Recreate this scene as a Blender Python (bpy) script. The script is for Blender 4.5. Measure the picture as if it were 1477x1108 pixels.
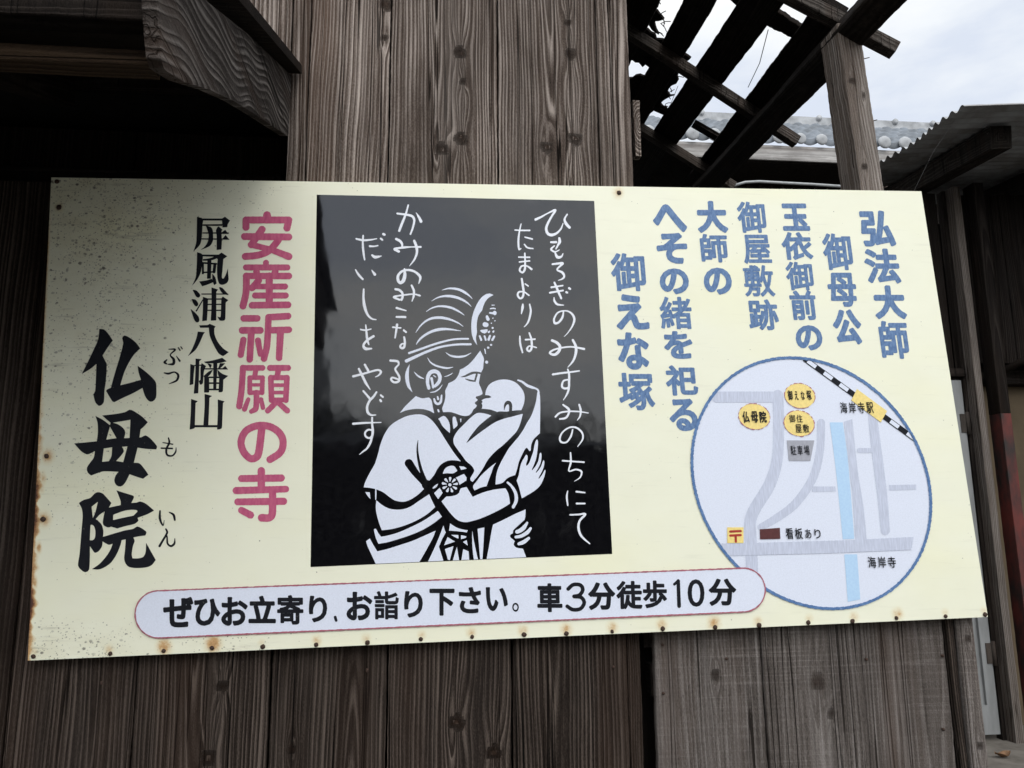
import bpy, bmesh, math, random
import numpy as np
from mathutils import Vector, Matrix

for _o in list(bpy.data.objects):
    bpy.data.objects.remove(_o)
SC = bpy.context.scene
COL = SC.collection
rnd = random.Random(7)

# ------------------------------------------------------------------ camera
F = 1150.0                       # focal length in photo pixels (photo is 1477 x 1108)
CX, CY = 738.5, 554.0
Z0 = 1.55                        # height of the sign's centre above the ground


def rodr(v):
    v = np.array(v, float)
    th = np.linalg.norm(v)
    k = v / th
    K = np.array([[0, -k[2], k[1]], [k[2], 0, -k[0]], [-k[1], k[0], 0]])
    return np.eye(3) + np.sin(th) * K + (1 - np.cos(th)) * K @ K


R = rodr([-0.18149338754533062, -0.10692937535493616, 0.0008165710789012988]) @ np.array([[1, 0, 0], [0, 0, -1], [0, 1, 0]], float)
CAM = np.array([-0.19653045882323777, -1.553048588446061, Z0 - 0.25573632730049123])

cam = bpy.data.cameras.new('camera')
cam_o = bpy.data.objects.new('camera', cam)
COL.objects.link(cam_o)
m = Matrix.Identity(4)
for i in range(3):
    m[i][0] = R[0][i]
    m[i][1] = -R[1][i]
    m[i][2] = -R[2][i]
    m[i][3] = CAM[i]
cam_o.matrix_world = m
cam.sensor_fit = 'HORIZONTAL'
cam.sensor_width = 36
cam.lens = F / 1477 * 36
cam.clip_start = 0.02
cam.clip_end = 3000
SC.camera = cam_o

# ------------------------------------------------------------------ light
SC.view_settings.view_transform = 'Standard'
SC.view_settings.look = 'None'
SC.view_settings.exposure = 0.0
SC.view_settings.gamma = 1.0
SUN_EL, SUN_AZ = math.radians(41), math.radians(14)       # azimuth from -Y towards +X (behind the camera, to its right)
SDIR = Vector((math.cos(SUN_EL) * math.sin(SUN_AZ), -math.cos(SUN_EL) * math.cos(SUN_AZ), math.sin(SUN_EL)))
sun = bpy.data.lights.new('sun', 'SUN')
sun.energy = 1.0
sun.angle = math.radians(35)
sun.color = (1.0, 0.97, 0.92)
sun_o = bpy.data.objects.new('sun', sun)
COL.objects.link(sun_o)
sun_o.rotation_euler = SDIR.to_track_quat('Z', 'Y').to_euler()

W = bpy.data.worlds.new('World')
SC.world = W
W.use_nodes = True
nt = W.node_tree
nt.nodes.clear()


def N(nt, t, **kw):
    n = nt.nodes.new(t)
    for k, v in kw.items():
        if k.startswith('i_'):
            key = k[2:]
            n.inputs[int(key) if key.isdigit() else key].default_value = v
        else:
            setattr(n, k, v)
    return n


def L(nt, a, b):
    nt.links.new(a, b)


def ramp(nt, src, stops, interp='LINEAR'):
    r = N(nt, 'ShaderNodeValToRGB')
    r.color_ramp.interpolation = interp
    e = r.color_ramp.elements
    e[0].position, e[0].color = stops[0][0], (*stops[0][1], 1)
    e[1].position, e[1].color = stops[-1][0], (*stops[-1][1], 1)
    for p, c in stops[1:-1]:
        q = e.new(p)
        q.color = (*c, 1)
    L(nt, src, r.inputs[0])
    return r.outputs[0]


def g3(v):
    return (v, v, v)


sky = N(nt, 'ShaderNodeTexSky', sky_type='NISHITA', sun_disc=False, sun_elevation=SUN_EL, sun_rotation=math.pi - SUN_AZ)
tc = N(nt, 'ShaderNodeTexCoord')
dot = N(nt, 'ShaderNodeVectorMath', operation='DOT_PRODUCT')
L(nt, tc.outputs['Generated'], dot.inputs[0])
dot.inputs[1].default_value = SDIR
glow = N(nt, 'ShaderNodeMapRange', interpolation_type='SMOOTHSTEP', i_1=0.05, i_2=0.95, i_3=10.8, i_4=24.0)
L(nt, dot.outputs['Value'], glow.inputs[0])
mp = N(nt, 'ShaderNodeMapping')
mp.inputs['Scale'].default_value = (1.0, 1.0, 3.2)
L(nt, tc.outputs['Generated'], mp.inputs[0])
cl = N(nt, 'ShaderNodeTexNoise', i_Scale=2.1, i_Detail=7.0, i_Roughness=0.55)
L(nt, mp.outputs[0], cl.inputs['Vector'])
ccol = ramp(nt, cl.outputs['Fac'], [(0.38, (0.74, 0.80, 0.91)), (0.5, (0.93, 0.965, 1.0)), (0.64, (1.06, 1.06, 1.05))])
cm = N(nt, 'ShaderNodeVectorMath', operation='SCALE')
L(nt, ccol, cm.inputs[0])
L(nt, glow.outputs[0], cm.inputs['Scale'])
mx = N(nt, 'ShaderNodeMix', data_type='RGBA')
mx.inputs['Factor'].default_value = 0.9
L(nt, sky.outputs[0], mx.inputs[6])
L(nt, cm.outputs[0], mx.inputs[7])
bg = N(nt, 'ShaderNodeBackground', i_Strength=0.1)
L(nt, mx.outputs[2], bg.inputs[0])
wo = N(nt, 'ShaderNodeOutputWorld')
L(nt, bg.outputs[0], wo.inputs[0])

# ------------------------------------------------------------------ pixel -> place helpers


def ray(px, py):
    return R.T @ np.array([(px - CX) / F, (py - CY) / F, 1.0])


def at(px, py, Y):
    d = ray(px, py)
    return Vector(CAM + d * ((Y - CAM[1]) / d[1]))


def onX(px, py, X):
    d = ray(px, py)
    return Vector(CAM + d * ((X - CAM[0]) / d[0]))


def onZ(px, py, Z):
    d = ray(px, py)
    return Vector(CAM + d * ((Z - CAM[2]) / d[2]))


def onP(px, py, P, n):
    d = ray(px, py)
    n = np.array(n)
    return Vector(CAM + d * (((np.array(P) - CAM) @ n) / (d @ n)))


def at_arr(p, Y):
    p = np.asarray(p, float)
    d = np.stack([(p[:, 0] - CX) / F, (p[:, 1] - CY) / F, np.ones(len(p))], 1) @ R
    return CAM + d * ((Y - CAM[1]) / d[:, 1])[:, None]


# ------------------------------------------------------------------ objects
def tag(o, label, cat, group=None, kind=None):
    o['label'] = label
    o['category'] = cat
    if group:
        o['group'] = group
    if kind:
        o['kind'] = kind
    return o


def thing(name, loc, label, cat, group=None):
    o = bpy.data.objects.new(name, None)
    o.empty_display_size = 0.1
    COL.objects.link(o)
    o.location = loc
    return tag(o, label, cat, group)


def link(name, me, mat, parent=None, smooth=False):
    o = bpy.data.objects.new(name, me)
    COL.objects.link(o)
    if mat:
        me.materials.append(mat)
    if parent is not None:
        o.parent = parent
        w = Vector((0, 0, 0))
        p = parent
        while p is not None and p.type == 'EMPTY':         # mesh parents already sit at the world origin
            w += p.location
            p = p.parent
        o.matrix_parent_inverse = Matrix.Translation(-w)
    if smooth:
        me.polygons.foreach_set('use_smooth', [True] * len(me.polygons))
    return o


class MB:
    """collects swept timbers, boxes and free faces into one mesh, with wood attributes"""

    def __init__(s):
        s.v, s.f, s.ph, s.kn, s.tn, s.sm = [], [], [], [], [], []

    def add(s, v, f, ph=None, kn=None, tn=0.0, smooth=False):
        b = len(s.v)
        n = len(v)
        s.v += [tuple(q) for q in v]
        s.f += [tuple(b + i for i in q) for q in f]
        s.sm += [smooth] * len(f)
        s.ph += list(ph) if ph is not None else [0.0] * n
        s.kn += list(kn) if kn is not None else [0.0] * n
        s.tn += [tn] * n

    def box(s, p0, p1, tn=0.0):
        x0, y0, z0 = p0
        x1, y1, z1 = p1
        s.add([(x0, y0, z0), (x1, y0, z0), (x1, y1, z0), (x0, y1, z0), (x0, y0, z1), (x1, y0, z1), (x1, y1, z1), (x0, y1, z1)],
              [(0, 3, 2, 1), (4, 5, 6, 7), (0, 1, 5, 4), (1, 2, 6, 5), (2, 3, 7, 6), (3, 0, 4, 7)], tn=tn)

    def prism(s, pts, ex, tn=0.0):
        n = len(pts)
        v = [Vector(p) for p in pts]
        v += [p + Vector(ex) for p in v]
        s.add(v, [tuple(range(n)), tuple(range(2 * n - 1, n - 1, -1))] + [(i, i + n, (i + 1) % n + n, (i + 1) % n) for i in range(n)], tn=tn)

    def tube(s, pts, r, n=8):
        pts = [Vector(p) for p in pts]
        v, f = [], []
        for i, p in enumerate(pts):
            d = (pts[min(i + 1, len(pts) - 1)] - pts[max(i - 1, 0)]).normalized()
            a = d.orthogonal().normalized()
            a = (a - d * a.dot(d)).normalized()
            if i and a.dot(pa) < 0:
                a = -a
            pa = a
            b = d.cross(a)
            for k in range(n):
                t = 2 * math.pi * k / n
                v.append(p + (a * math.cos(t) + b * math.sin(t)) * r)
        for i in range(len(pts) - 1):
            for k in range(n):
                f.append((i * n + k, i * n + (k + 1) % n, (i + 1) * n + (k + 1) % n, (i + 1) * n + k))
        f.append(tuple(range(n))[::-1])
        f.append(tuple((len(pts) - 1) * n + k for k in range(n)))
        s.add(v, f, smooth=True)

    def timber(s, p0, p1, wid, dep, side=(1, 0, 0), c=0.0, h=None, sl=0.02, sp=0.008, knots=(), tn=0.0, nw=40, nl=None, rad=0.002, wav=0.0008, bow=0.0, wane=0.0):
        """a sawn board or beam from p0 to p1; side = direction of its width; c, h place the pith so the growth rings show as in real wood"""
        p0, p1 = Vector(p0), Vector(p1)
        az = (p1 - p0)
        ln = az.length
        az.normalize()
        ax = Vector(side)
        ax = (ax - az * ax.dot(az)).normalized()
        ay = az.cross(ax)
        if h is None:
            h = -0.03 if dep < 0.05 else 0.0
        nl = nl or max(6, int(ln / 0.012))
        nd = max(2, int(nw * dep / wid)) if dep > 0.03 else 2
        w2, d2 = wid / 2, dep / 2
        cs = []
        q = rad * 0.3

        def side_pts(a, b, n):
            return [(a[0] + (b[0] - a[0]) * i / n, a[1] + (b[1] - a[1]) * i / n) for i in range(n + 1)]
        cs += side_pts((-w2 + rad, -d2), (w2 - rad, -d2), nw) + [(w2 - q, -d2 + q)]
        cs += side_pts((w2, -d2 + rad), (w2, d2 - rad), nd) + [(w2 - q, d2 - q)]
        cs += side_pts((w2 - rad, d2), (-w2 + rad, d2), 3 if dep < 0.03 else nw // 2) + [(-w2 + q, d2 - q)]
        cs += side_pts((-w2, d2 - rad), (-w2, -d2 + rad), nd) + [(-w2 + q, -d2 + q)]
        cs = np.array(cs)
        n = len(cs)
        zz = np.linspace(0, ln, nl + 1)
        sd = rnd.uniform(0, 50)
        X = np.repeat(cs[None, :, 0], nl + 1, 0)
        Y = np.repeat(cs[None, :, 1], nl + 1, 0)
        Z = np.repeat(zz[:, None], n, 1)
        u = X - c + 0.006 * np.sin(Z * 2.3 + sd) + 0.0025 * np.sin(Z * 7.1 + X * 14 + sd * 2) + 0.0008 * np.sin(Z * 23 + X * 40 + sd * 3)
        v = Y - h - sl * (Z - ln * 0.5) + 0.006 * np.sin(Z * 1.7 + sd * 1.3) + 0.002 * np.sin(Z * 5.9 + X * 21 + sd)
        r = np.sqrt(u * u + (v * 1.0) ** 2)
        ph = r / sp + 0.35 * np.sin(r / sp * 0.37 + sd)
        kn = np.zeros_like(ph)
        for (kx, kz, kr) in knots:
            du, dz = X - kx, Z - kz
            kr = kr * 0.72
            far = np.exp(-((du / (kr * 2.6)) ** 2 + (dz / (kr * 6.5)) ** 2))
            ph = ph + 1.7 * far * np.where(du > 0, 1, -1) * np.minimum(1, np.abs(du) / kr)
            d = np.sqrt((du / 1.25) ** 2 + (dz + du * 0.15) ** 2) * (1 + 0.12 * np.sin(np.arctan2(dz, du) * 3 + sd))
            t = np.clip((kr * 1.25 - d) / (kr * 0.5), 0, 1)
            ph = ph * (1 - t) + (d / kr * 3.3 + 40) * t
            kn = np.maximum(kn, np.clip((kr * 1.7 - d) / (kr * 0.9), 0, 1))
        e = wav * (0.35 * np.sin(Z * 19 + sd + X * 9) + 0.3 * np.sin(Z * 67 + sd * 2 + X * 5) + 0.3 * np.sin(Z * 171 + sd * 3) + 0.2 * np.sin(Z * 423 + sd * 5))
        edge = np.abs(X) / w2 > 0.97
        Xp = X + np.where(edge, np.sign(X) * e, 0)
        if wane:
            Xp = Xp + wane * (np.sin(Z * 5 + sd) + 0.6 * np.sin(Z * 13 + sd)) * np.sign(X) * edge
        Yp = Y + bow * np.sin(Z / ln * math.pi)
        P = np.array(p0)[None, None] + Xp[..., None] * np.array(ax) + Yp[..., None] * np.array(ay) + Z[..., None] * np.array(az)
        P = P.reshape(-1, 3)
        f = []
        for i in range(nl):
            a, b = i * n, (i + 1) * n
            for k in range(n):
                k2 = (k + 1) % n
                f.append((a + k, a + k2, b + k2, b + k))
        s.add(P, f, ph.ravel(), kn.ravel(), tn, smooth=True)
        for row in (0, nl):                                         # end grain
            cp = P[row * n:(row + 1) * n]
            ce = cp.mean(0)
            vv = [tuple(ce)]
            pp = [0.0]
            ff = []
            for j in (1, 2, 3, 4):
                vv += [tuple(ce + (q - ce) * j / 4) for q in cp]
                pp += [j * wid / 8 / sp * 0.7] * n
            for k in range(n):
                ff.append((0, 1 + k, 1 + (k + 1) % n))
                for j in range(3):
                    ff.append((1 + j * n + k, 1 + (j + 1) * n + k, 1 + (j + 1) * n + (k + 1) % n, 1 + j * n + (k + 1) % n))
            s.add(vv, ff, pp, None, tn)

    def build(s, name, mat, parent=None):
        me = bpy.data.meshes.new(name)
        me.from_pydata(s.v, [], s.f)
        me.polygons.foreach_set('use_smooth', s.sm)
        for nm, dat in (('ph', s.ph), ('kn', s.kn), ('tn', s.tn)):
            a = me.attributes.new(nm, 'FLOAT', 'POINT')
            a.data.foreach_set('value', dat)
        bm = bmesh.new()
        bm.from_mesh(me)
        bmesh.ops.recalc_face_normals(bm, faces=bm.faces)
        bm.to_mesh(me)
        bm.free()
        return link(name, me, mat, parent)


# ------------------------------------------------------------------ materials
def lin(r, g, b):
    return tuple((c / 255 / 12.92 if c / 255 <= 0.04045 else ((c / 255 + 0.055) / 1.055) ** 2.4) for c in (r, g, b))


def newmat(name):
    mt = bpy.data.materials.new(name)
    mt.use_nodes = True
    t = mt.node_tree
    t.nodes.clear()
    o = N(t, 'ShaderNodeOutputMaterial')
    p = N(t, 'ShaderNodeBsdfPrincipled')
    L(t, p.outputs[0], o.inputs[0])
    return mt, t, p


def mixc(t, fac, a, b, mode='MIX'):
    x = N(t, 'ShaderNodeMix', data_type='RGBA', blend_type=mode)
    for sck, val in ((x.inputs[0], fac), (x.inputs[6], a), (x.inputs[7], b)):
        if isinstance(val, (int, float)):
            sck.default_value = val
        elif isinstance(val, tuple):
            sck.default_value = (*val, 1)
        else:
            L(t, val, sck)
    return x.outputs[2]


def math_(t, op, a, b=None, clamp=False):
    x = N(t, 'ShaderNodeMath', operation=op, use_clamp=clamp)
    for i, val in enumerate((a, b)):
        if val is None:
            continue
        if isinstance(val, (int, float)):
            x.inputs[i].default_value = val
        else:
            L(t, val, x.inputs[i])
    return x.outputs[0]


def noise(t, vec, scale, detail=4.0, rough=0.55, sc=None, dist=0.0):
    if sc is not None:
        mpp = N(t, 'ShaderNodeMapping')
        mpp.inputs['Scale'].default_value = sc
        L(t, vec, mpp.inputs[0])
        vec = mpp.outputs[0]
    x = N(t, 'ShaderNodeTexNoise', i_Scale=scale, i_Detail=detail, i_Roughness=rough, i_Distortion=dist)
    L(t, vec, x.inputs['Vector'])
    return x.outputs['Fac']


def attr(t, nm):
    return N(t, 'ShaderNodeAttribute', attribute_name=nm).outputs['Fac']


def wood(name, dark, mid, light, axis=(1, 1, 0.03), bump=1.0, saw=0.0, rough=0.85, stain=(0.02, 0.018, 0.017), stain_amt=0.5, warm=(0.09, 0.06, 0.045), ringamt=1.0):
    """weathered timber: growth rings from the mesh's ring field, fibres, knots, stains"""
    mt, t, p = newmat(name)
    geo = N(t, 'ShaderNodeTexCoord').outputs['Object']
    ph = attr(t, 'ph')
    kn = attr(t, 'kn')
    tn = attr(t, 'tn')
    n1 = noise(t, geo, 60, 3, 0.5, axis)
    cmb = N(t, 'ShaderNodeCombineXYZ')
    L(t, math_(t, 'MULTIPLY', ph, 0.55), cmb.inputs[0])
    irr = noise(t, cmb.outputs[0], 1.0, 2, 0.6)
    phd = math_(t, 'ADD', math_(t, 'ADD', ph, math_(t, 'MULTIPLY', irr, 1.9)), math_(t, 'MULTIPLY', n1, 0.45))
    fr = math_(t, 'FRACT', phd)
    prof = ramp(t, fr, [(0.0, g3(0.12)), (0.1, g3(0.8)), (0.22, g3(1.0)), (0.5, g3(0.42)), (0.86, g3(0.0)), (1.0, g3(0.12))])
    wn = N(t, 'ShaderNodeTexWhiteNoise', noise_dimensions='1D')
    L(t, math_(t, 'FLOOR', phd), wn.inputs['W'])
    rings = math_(t, 'MULTIPLY', prof, math_(t, 'ADD', math_(t, 'MULTIPLY', wn.outputs['Value'], 0.6), 0.45))
    fib = noise(t, geo, 420, 4, 0.6, axis)
    fib2 = noise(t, geo, 130, 4, 0.65, axis)
    big = noise(t, geo, 7, 6, 0.65, tuple(q if q > 0.5 else 0.3 for q in axis))
    ramt = noise(t, geo, 26, 4, 0.6, tuple(q if q > 0.5 else 0.12 for q in axis))
    ra = math_(t, 'MULTIPLY', math_(t, 'ADD', math_(t, 'MULTIPLY', ramt, 1.8), -0.35, True), ringamt)
    hgt = math_(t, 'ADD', math_(t, 'MULTIPLY', rings, ra), math_(t, 'MULTIPLY', fib2, 0.36))
    hgt = math_(t, 'ADD', hgt, math_(t, 'MULTIPLY', fib, 0.40))
    grit = noise(t, geo, 750, 2, 0.6, tuple(0.25 + 0.75 * q for q in axis))
    hgt = math_(t, 'ADD', hgt, math_(t, 'MULTIPLY', math_(t, 'SUBTRACT', grit, 0.5), 0.5))
    ck = noise(t, geo, 24, 3, 0.55, tuple(q if q > 0.5 else 0.014 for q in axis))
    crack = ramp(t, math_(t, 'ABSOLUTE', math_(t, 'SUBTRACT', ck, 0.56)), [(0.0, g3(1)), (0.011, g3(0))])
    hgt = math_(t, 'SUBTRACT', hgt, math_(t, 'MULTIPLY', crack, 0.6))
    if saw:
        sw = noise(t, geo, 30, 3, 0.65, (0.11, 0.11, 6.5))
        swm = ramp(t, noise(t, geo, 5, 2, 0.5), [(0.4, g3(0.25)), (0.65, g3(1))])
        hgt = math_(t, 'ADD', hgt, math_(t, 'MULTIPLY', math_(t, 'MULTIPLY', math_(t, 'ADD', ramp(t, sw, [(0.5, g3(0.4)), (0.7, g3(1))]), -0.5), saw), swm))
    col = ramp(t, hgt, [(0.16, dark), (0.46, mid), (0.95, light)])
    sil = noise(t, geo, 19, 4, 0.65, tuple(q if q > 0.5 else 0.09 for q in axis))
    col = mixc(t, math_(t, 'MULTIPLY', ramp(t, sil, [(0.5, g3(0)), (0.72, g3(1))]), 0.42), col, tuple(q * 0.72 for q in light))
    wm = noise(t, geo, 12, 3, 0.5, tuple(q if q > 0.5 else 0.06 for q in axis))
    col = mixc(t, math_(t, 'MULTIPLY', math_(t, 'SUBTRACT', wm, 0.5, True), 2.2, True), col, warm)
    st = ramp(t, big, [(0.42, g3(0)), (0.7, g3(1))])
    col = mixc(t, math_(t, 'MULTIPLY', st, stain_amt), col, stain, 'MULTIPLY') if False else mixc(t, math_(t, 'MULTIPLY', st, stain_amt), col, stain)
    col = mixc(t, math_(t, 'MULTIPLY', kn, 0.6), col, (0.03, 0.017, 0.011))
    ht = N(t, 'ShaderNodeHueSaturation')
    L(t, col, ht.inputs['Color'])
    L(t, math_(t, 'ADD', tn, 1.0), ht.inputs['Value'])
    L(t, ht.outputs[0], p.inputs['Base Color'])
    p.inputs['Roughness'].default_value = rough
    p.inputs['Specular IOR Level'].default_value = 0.05
    b = N(t, 'ShaderNodeBump', i_Strength=1.0 * bump, i_Distance=0.004)
    L(t, hgt, b.inputs['Height'])
    L(t, b.outputs[0], p.inputs['Normal'])
    return mt


def paint(name, col, var=0.12, rough=0.4, spec=0.4, scale=30, sc=(1, 1, 1), alt=None, bump=0.0, chips=0.0, chipcol=(0.7, 0.7, 0.6)):
    mt, t, p = newmat(name)
    geo = N(t, 'ShaderNodeTexCoord').outputs['Object']
    n = noise(t, geo, scale, 5, 0.6, sc)
    alt = alt or tuple(c * (1 - var * 2.2) for c in col)
    c = mixc(t, ramp(t, n, [(0.38, g3(0)), (0.66, g3(1))]), col, alt)
    if chips:
        c2 = noise(t, geo, 160, 4, 0.7, sc)
        c = mixc(t, ramp(t, c2, [(0.66, g3(0)), (0.7, g3(chips))]), c, chipcol)
    L(t, c, p.inputs['Base Color'])
    p.inputs['Roughness'].default_value = rough
    p.inputs['Specular IOR Level'].default_value = spec
    if bump:
        b = N(t, 'ShaderNodeBump', i_Strength=bump, i_Distance=0.002)
        L(t, n, b.inputs['Height'])
        L(t, b.outputs[0], p.inputs['Normal'])
    return mt


M = {}
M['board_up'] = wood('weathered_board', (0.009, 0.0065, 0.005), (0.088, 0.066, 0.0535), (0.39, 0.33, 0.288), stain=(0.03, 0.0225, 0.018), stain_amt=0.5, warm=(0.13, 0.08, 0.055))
M['board_low'] = wood('dark_board', (0.0045, 0.0034, 0.0027), (0.0265, 0.0195, 0.0155), (0.13, 0.102, 0.084), stain=(0.012, 0.01, 0.009), stain_amt=0.5, warm=(0.045, 0.028, 0.02))  # lower boards, a darker brown than the upper ones
M['fence'] = wood('grey_board', (0.022, 0.018, 0.0155), (0.118, 0.101, 0.09), (0.33, 0.30, 0.28), saw=0.28, stain=(0.03, 0.024, 0.02), stain_amt=0.45, ringamt=0.4)
M['post'] = wood('pale_post', (0.045, 0.034, 0.027), (0.20, 0.165, 0.14), (0.43, 0.38, 0.34), stain=(0.06, 0.05, 0.042), stain_amt=0.4, warm=(0.14, 0.095, 0.07))
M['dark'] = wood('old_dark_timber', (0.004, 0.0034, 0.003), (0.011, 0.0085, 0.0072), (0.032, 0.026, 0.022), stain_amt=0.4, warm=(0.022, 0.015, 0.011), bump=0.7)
M['brownrail'] = wood('brown_rail_timber', (0.01, 0.006, 0.0035), (0.032, 0.02, 0.012), (0.07, 0.046, 0.028), stain_amt=0.3, axis=(0.03, 1, 1))
M['eave'] = wood('eave_timber', (0.007, 0.006, 0.0052), (0.031, 0.0255, 0.0225), (0.16, 0.142, 0.13), stain_amt=0.3, axis=(1, 0.05, 1), bump=1.0)
M['rafter'] = wood('grey_rafter', (0.015, 0.012, 0.01), (0.05, 0.042, 0.036), (0.12, 0.105, 0.092), stain_amt=0.4)
M['black_int'] = paint('near_black_plaster', (0.016, 0.015, 0.014), rough=0.9, spec=0.05)  # room walls near black: the opening's shade is put into the colour

# ================================================================== lettering engine
# Paint layers are signed-distance rasters in the photo's pixel grid, turned into flat sheets on the sign's own plane.


def pts(s):
    return [tuple(float(q.rstrip('*')) for q in w.split(',')) + (w.endswith('*'),) for w in s.split()]


def catmull(P, closed, step):
    """P rows: values..., corner flag last"""
    n = len(P)
    V = np.array([q[:-1] for q in P], float)
    C = [q[-1] for q in P]
    out = []
    rng = range(n) if closed else range(n - 1)
    for i in rng:
        j = (i + 1) % n
        p1, p2 = V[i], V[j]
        p0 = V[(i - 1) % n] if (closed or i > 0) and not C[i] else p1
        p3 = V[(j + 1) % n] if (closed or j < n - 1) and not C[j] else p2
        k = max(2, int(np.hypot(*(p2 - p1)[:2]) / step))
        for t in np.arange(k) / k:
            m1, m2 = (p2 - p0) * 0.5, (p3 - p1) * 0.5
            d = np.hypot(*(p2 - p1)[:2]) + 1e-9
            for mm in (m1, m2):
                l = np.hypot(*mm[:2])
                if l > d:
                    mm *= d / l
            t2, t3 = t * t, t * t * t
            out.append(p1 * (2 * t3 - 3 * t2 + 1) + m1 * (t3 - 2 * t2 + t) + p2 * (-2 * t3 + 3 * t2) + m2 * (t3 - t2))
    if not closed:
        out.append(V[-1])
    return np.array(out)


class Ink:
    def __init__(s, x0, y0, x1, y1, ss=3):
        s.x0, s.y0, s.ss = x0, y0, ss
        s.nx, s.ny = int((x1 - x0) * ss) + 1, int((y1 - y0) * ss) + 1
        s.F = np.full((s.ny, s.nx), 9.0)
        s.T = (0, 0, 1.0)

    def frame(s, ox, oy, k):
        s.T = (ox, oy, k)
        return s

    def tr(s, V):
        V = np.array(V, float)
        V[:, 0] = s.T[0] + V[:, 0] / s.T[2]
        V[:, 1] = s.T[1] + V[:, 1] / s.T[2]
        if V.shape[1] > 2:
            V[:, 2] /= s.T[2]
        return V

    def win(s, V, pad):
        a0 = max(0, int((V[:, 0].min() - pad - s.x0) * s.ss))
        a1 = min(s.nx, int((V[:, 0].max() + pad - s.x0) * s.ss) + 2)
        b0 = max(0, int((V[:, 1].min() - pad - s.y0) * s.ss))
        b1 = min(s.ny, int((V[:, 1].max() + pad - s.y0) * s.ss) + 2)
        if a1 <= a0 or b1 <= b0:
            return None
        gx, gy = np.meshgrid(s.x0 + np.arange(a0, a1) / s.ss, s.y0 + np.arange(b0, b1) / s.ss)
        return (slice(b0, b1), slice(a0, a1)), gx, gy

    def put(s, w, d, cut):
        s.F[w] = np.maximum(s.F[w], -d) if cut else np.minimum(s.F[w], d)

    def _seg(s, V, cut):
        for a, b in zip(V[:-1], V[1:]) if len(V) > 1 else [(V[0], V[0])]:
            pad = max(a[2], b[2]) + 1.5
            q = s.win(np.array([a, b]), pad)
            if q is None:
                continue
            w, gx, gy = q
            dx, dy = b[0] - a[0], b[1] - a[1]
            l2 = dx * dx + dy * dy
            t = np.clip(((gx - a[0]) * dx + (gy - a[1]) * dy) / l2, 0, 1) if l2 > 1e-9 else 0.0
            d = np.hypot(gx - a[0] - t * dx, gy - a[1] - t * dy) - (a[2] + (b[2] - a[2]) * t)
            s.put(w, d, cut)

    def stroke(s, txt, cut=False, curve=True, k=1.0, r=None):
        for one in txt.split(';'):
            P = pts(one)
            if not P:
                continue
            if r is not None:
                P = [(q[0], q[1], r, q[-1]) for q in P]
            V = catmull(P, False, 1.2 * s.T[2]) if curve and len(P) > 2 else np.array([q[:-1] for q in P])
            V = s.tr(V)
            V[:, 2] = np.maximum(V[:, 2] * k, 0.1)
            s._seg(V, cut)
        return s

    def polydist(s, V, gx, gy, even=True):
        d = np.full(gx.shape, 1e9)
        ins = np.zeros(gx.shape, bool)
        for a, b in zip(V, np.roll(V, -1, 0)):
            dx, dy = b[0] - a[0], b[1] - a[1]
            l2 = dx * dx + dy * dy + 1e-12
            t = np.clip(((gx - a[0]) * dx + (gy - a[1]) * dy) / l2, 0, 1)
            d = np.minimum(d, (gx - a[0] - t * dx) ** 2 + (gy - a[1] - t * dy) ** 2)
            if abs(dy) > 1e-9:
                ins ^= ((a[1] > gy) != (b[1] > gy)) & (gx < dx * (gy - a[1]) / dy + a[0])
        d = np.sqrt(d)
        return np.where(ins, -d, d)

    def poly(s, txt, cut=False, grow=0.0):
        for one in txt.split(';'):
            P = pts(one)
            if not P:
                continue
            V = s.tr(catmull(P, True, 2.5 * s.T[2]))
            q = s.win(V, 2 + grow)
            if q:
                w, gx, gy = q
                s.put(w, s.polydist(V, gx, gy) - grow, cut)
        return s

    def ellipse(s, cx, cy, a, b, sh=0.0, ring=None, cut=False):
        c = s.tr([(cx, cy)])[0]
        a, b = a / s.T[2], b / s.T[2]
        th = np.linspace(0, 2 * np.pi, 160, endpoint=False)
        V = np.stack([c[0] + a * np.cos(th) + sh * b * np.sin(th), c[1] + b * np.sin(th) + sh * a * np.cos(th)], 1)
        q = s.win(V, 4)
        w, gx, gy = q
        d = s.polydist(V, gx, gy)
        if ring:
            d = np.abs(d) - ring
        s.put(w, d, cut)
        return s

    def glyph(s, ch, x0, y0, x1, y1, grow=0.03, lean=0.0):
        """a character whose ink fills the box x0..y1 (in the current frame), fattened with round corners"""
        E = glyph_edges(ch)
        A = E.reshape(-1, 2)
        mn, mxx = A.min(0), A.max(0)
        p = s.tr([(x0, y0), (x1, y1)])
        wx, wy = p[1] - p[0]
        g = grow * (abs(wx) + abs(wy)) / 2
        kx, ky = (wx - 2 * g) / (mxx[0] - mn[0]), (wy - 2 * g) / (mxx[1] - mn[1])
        G = np.empty_like(E)
        G[..., 1] = p[1][1] - g - (E[..., 1] - mn[1]) * ky
        G[..., 0] = p[0][0] + g + (E[..., 0] - mn[0]) * kx + lean * (G[..., 1] - (p[0][1] + p[1][1]) / 2)
        q = s.win(G.reshape(-1, 2), g + 1.5)
        if q is None:
            return s
        w, gx, gy = q
        d = np.full(gx.shape, 1e9)
        ins = np.zeros(gx.shape, bool)
        for a, b in G:
            dx, dy = b[0] - a[0], b[1] - a[1]
            l2 = dx * dx + dy * dy + 1e-12
            t = np.clip(((gx - a[0]) * dx + (gy - a[1]) * dy) / l2, 0, 1)
            d = np.minimum(d, (gx - a[0] - t * dx) ** 2 + (gy - a[1] - t * dy) ** 2)
            if abs(dy) > 1e-9:
                ins ^= ((a[1] > gy) != (b[1] > gy)) & (gx < dx * (gy - a[1]) / dy + a[0])
        d = np.sqrt(d)
        s.put(w, np.where(ins, -d, d) - g, False)
        return s

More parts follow.
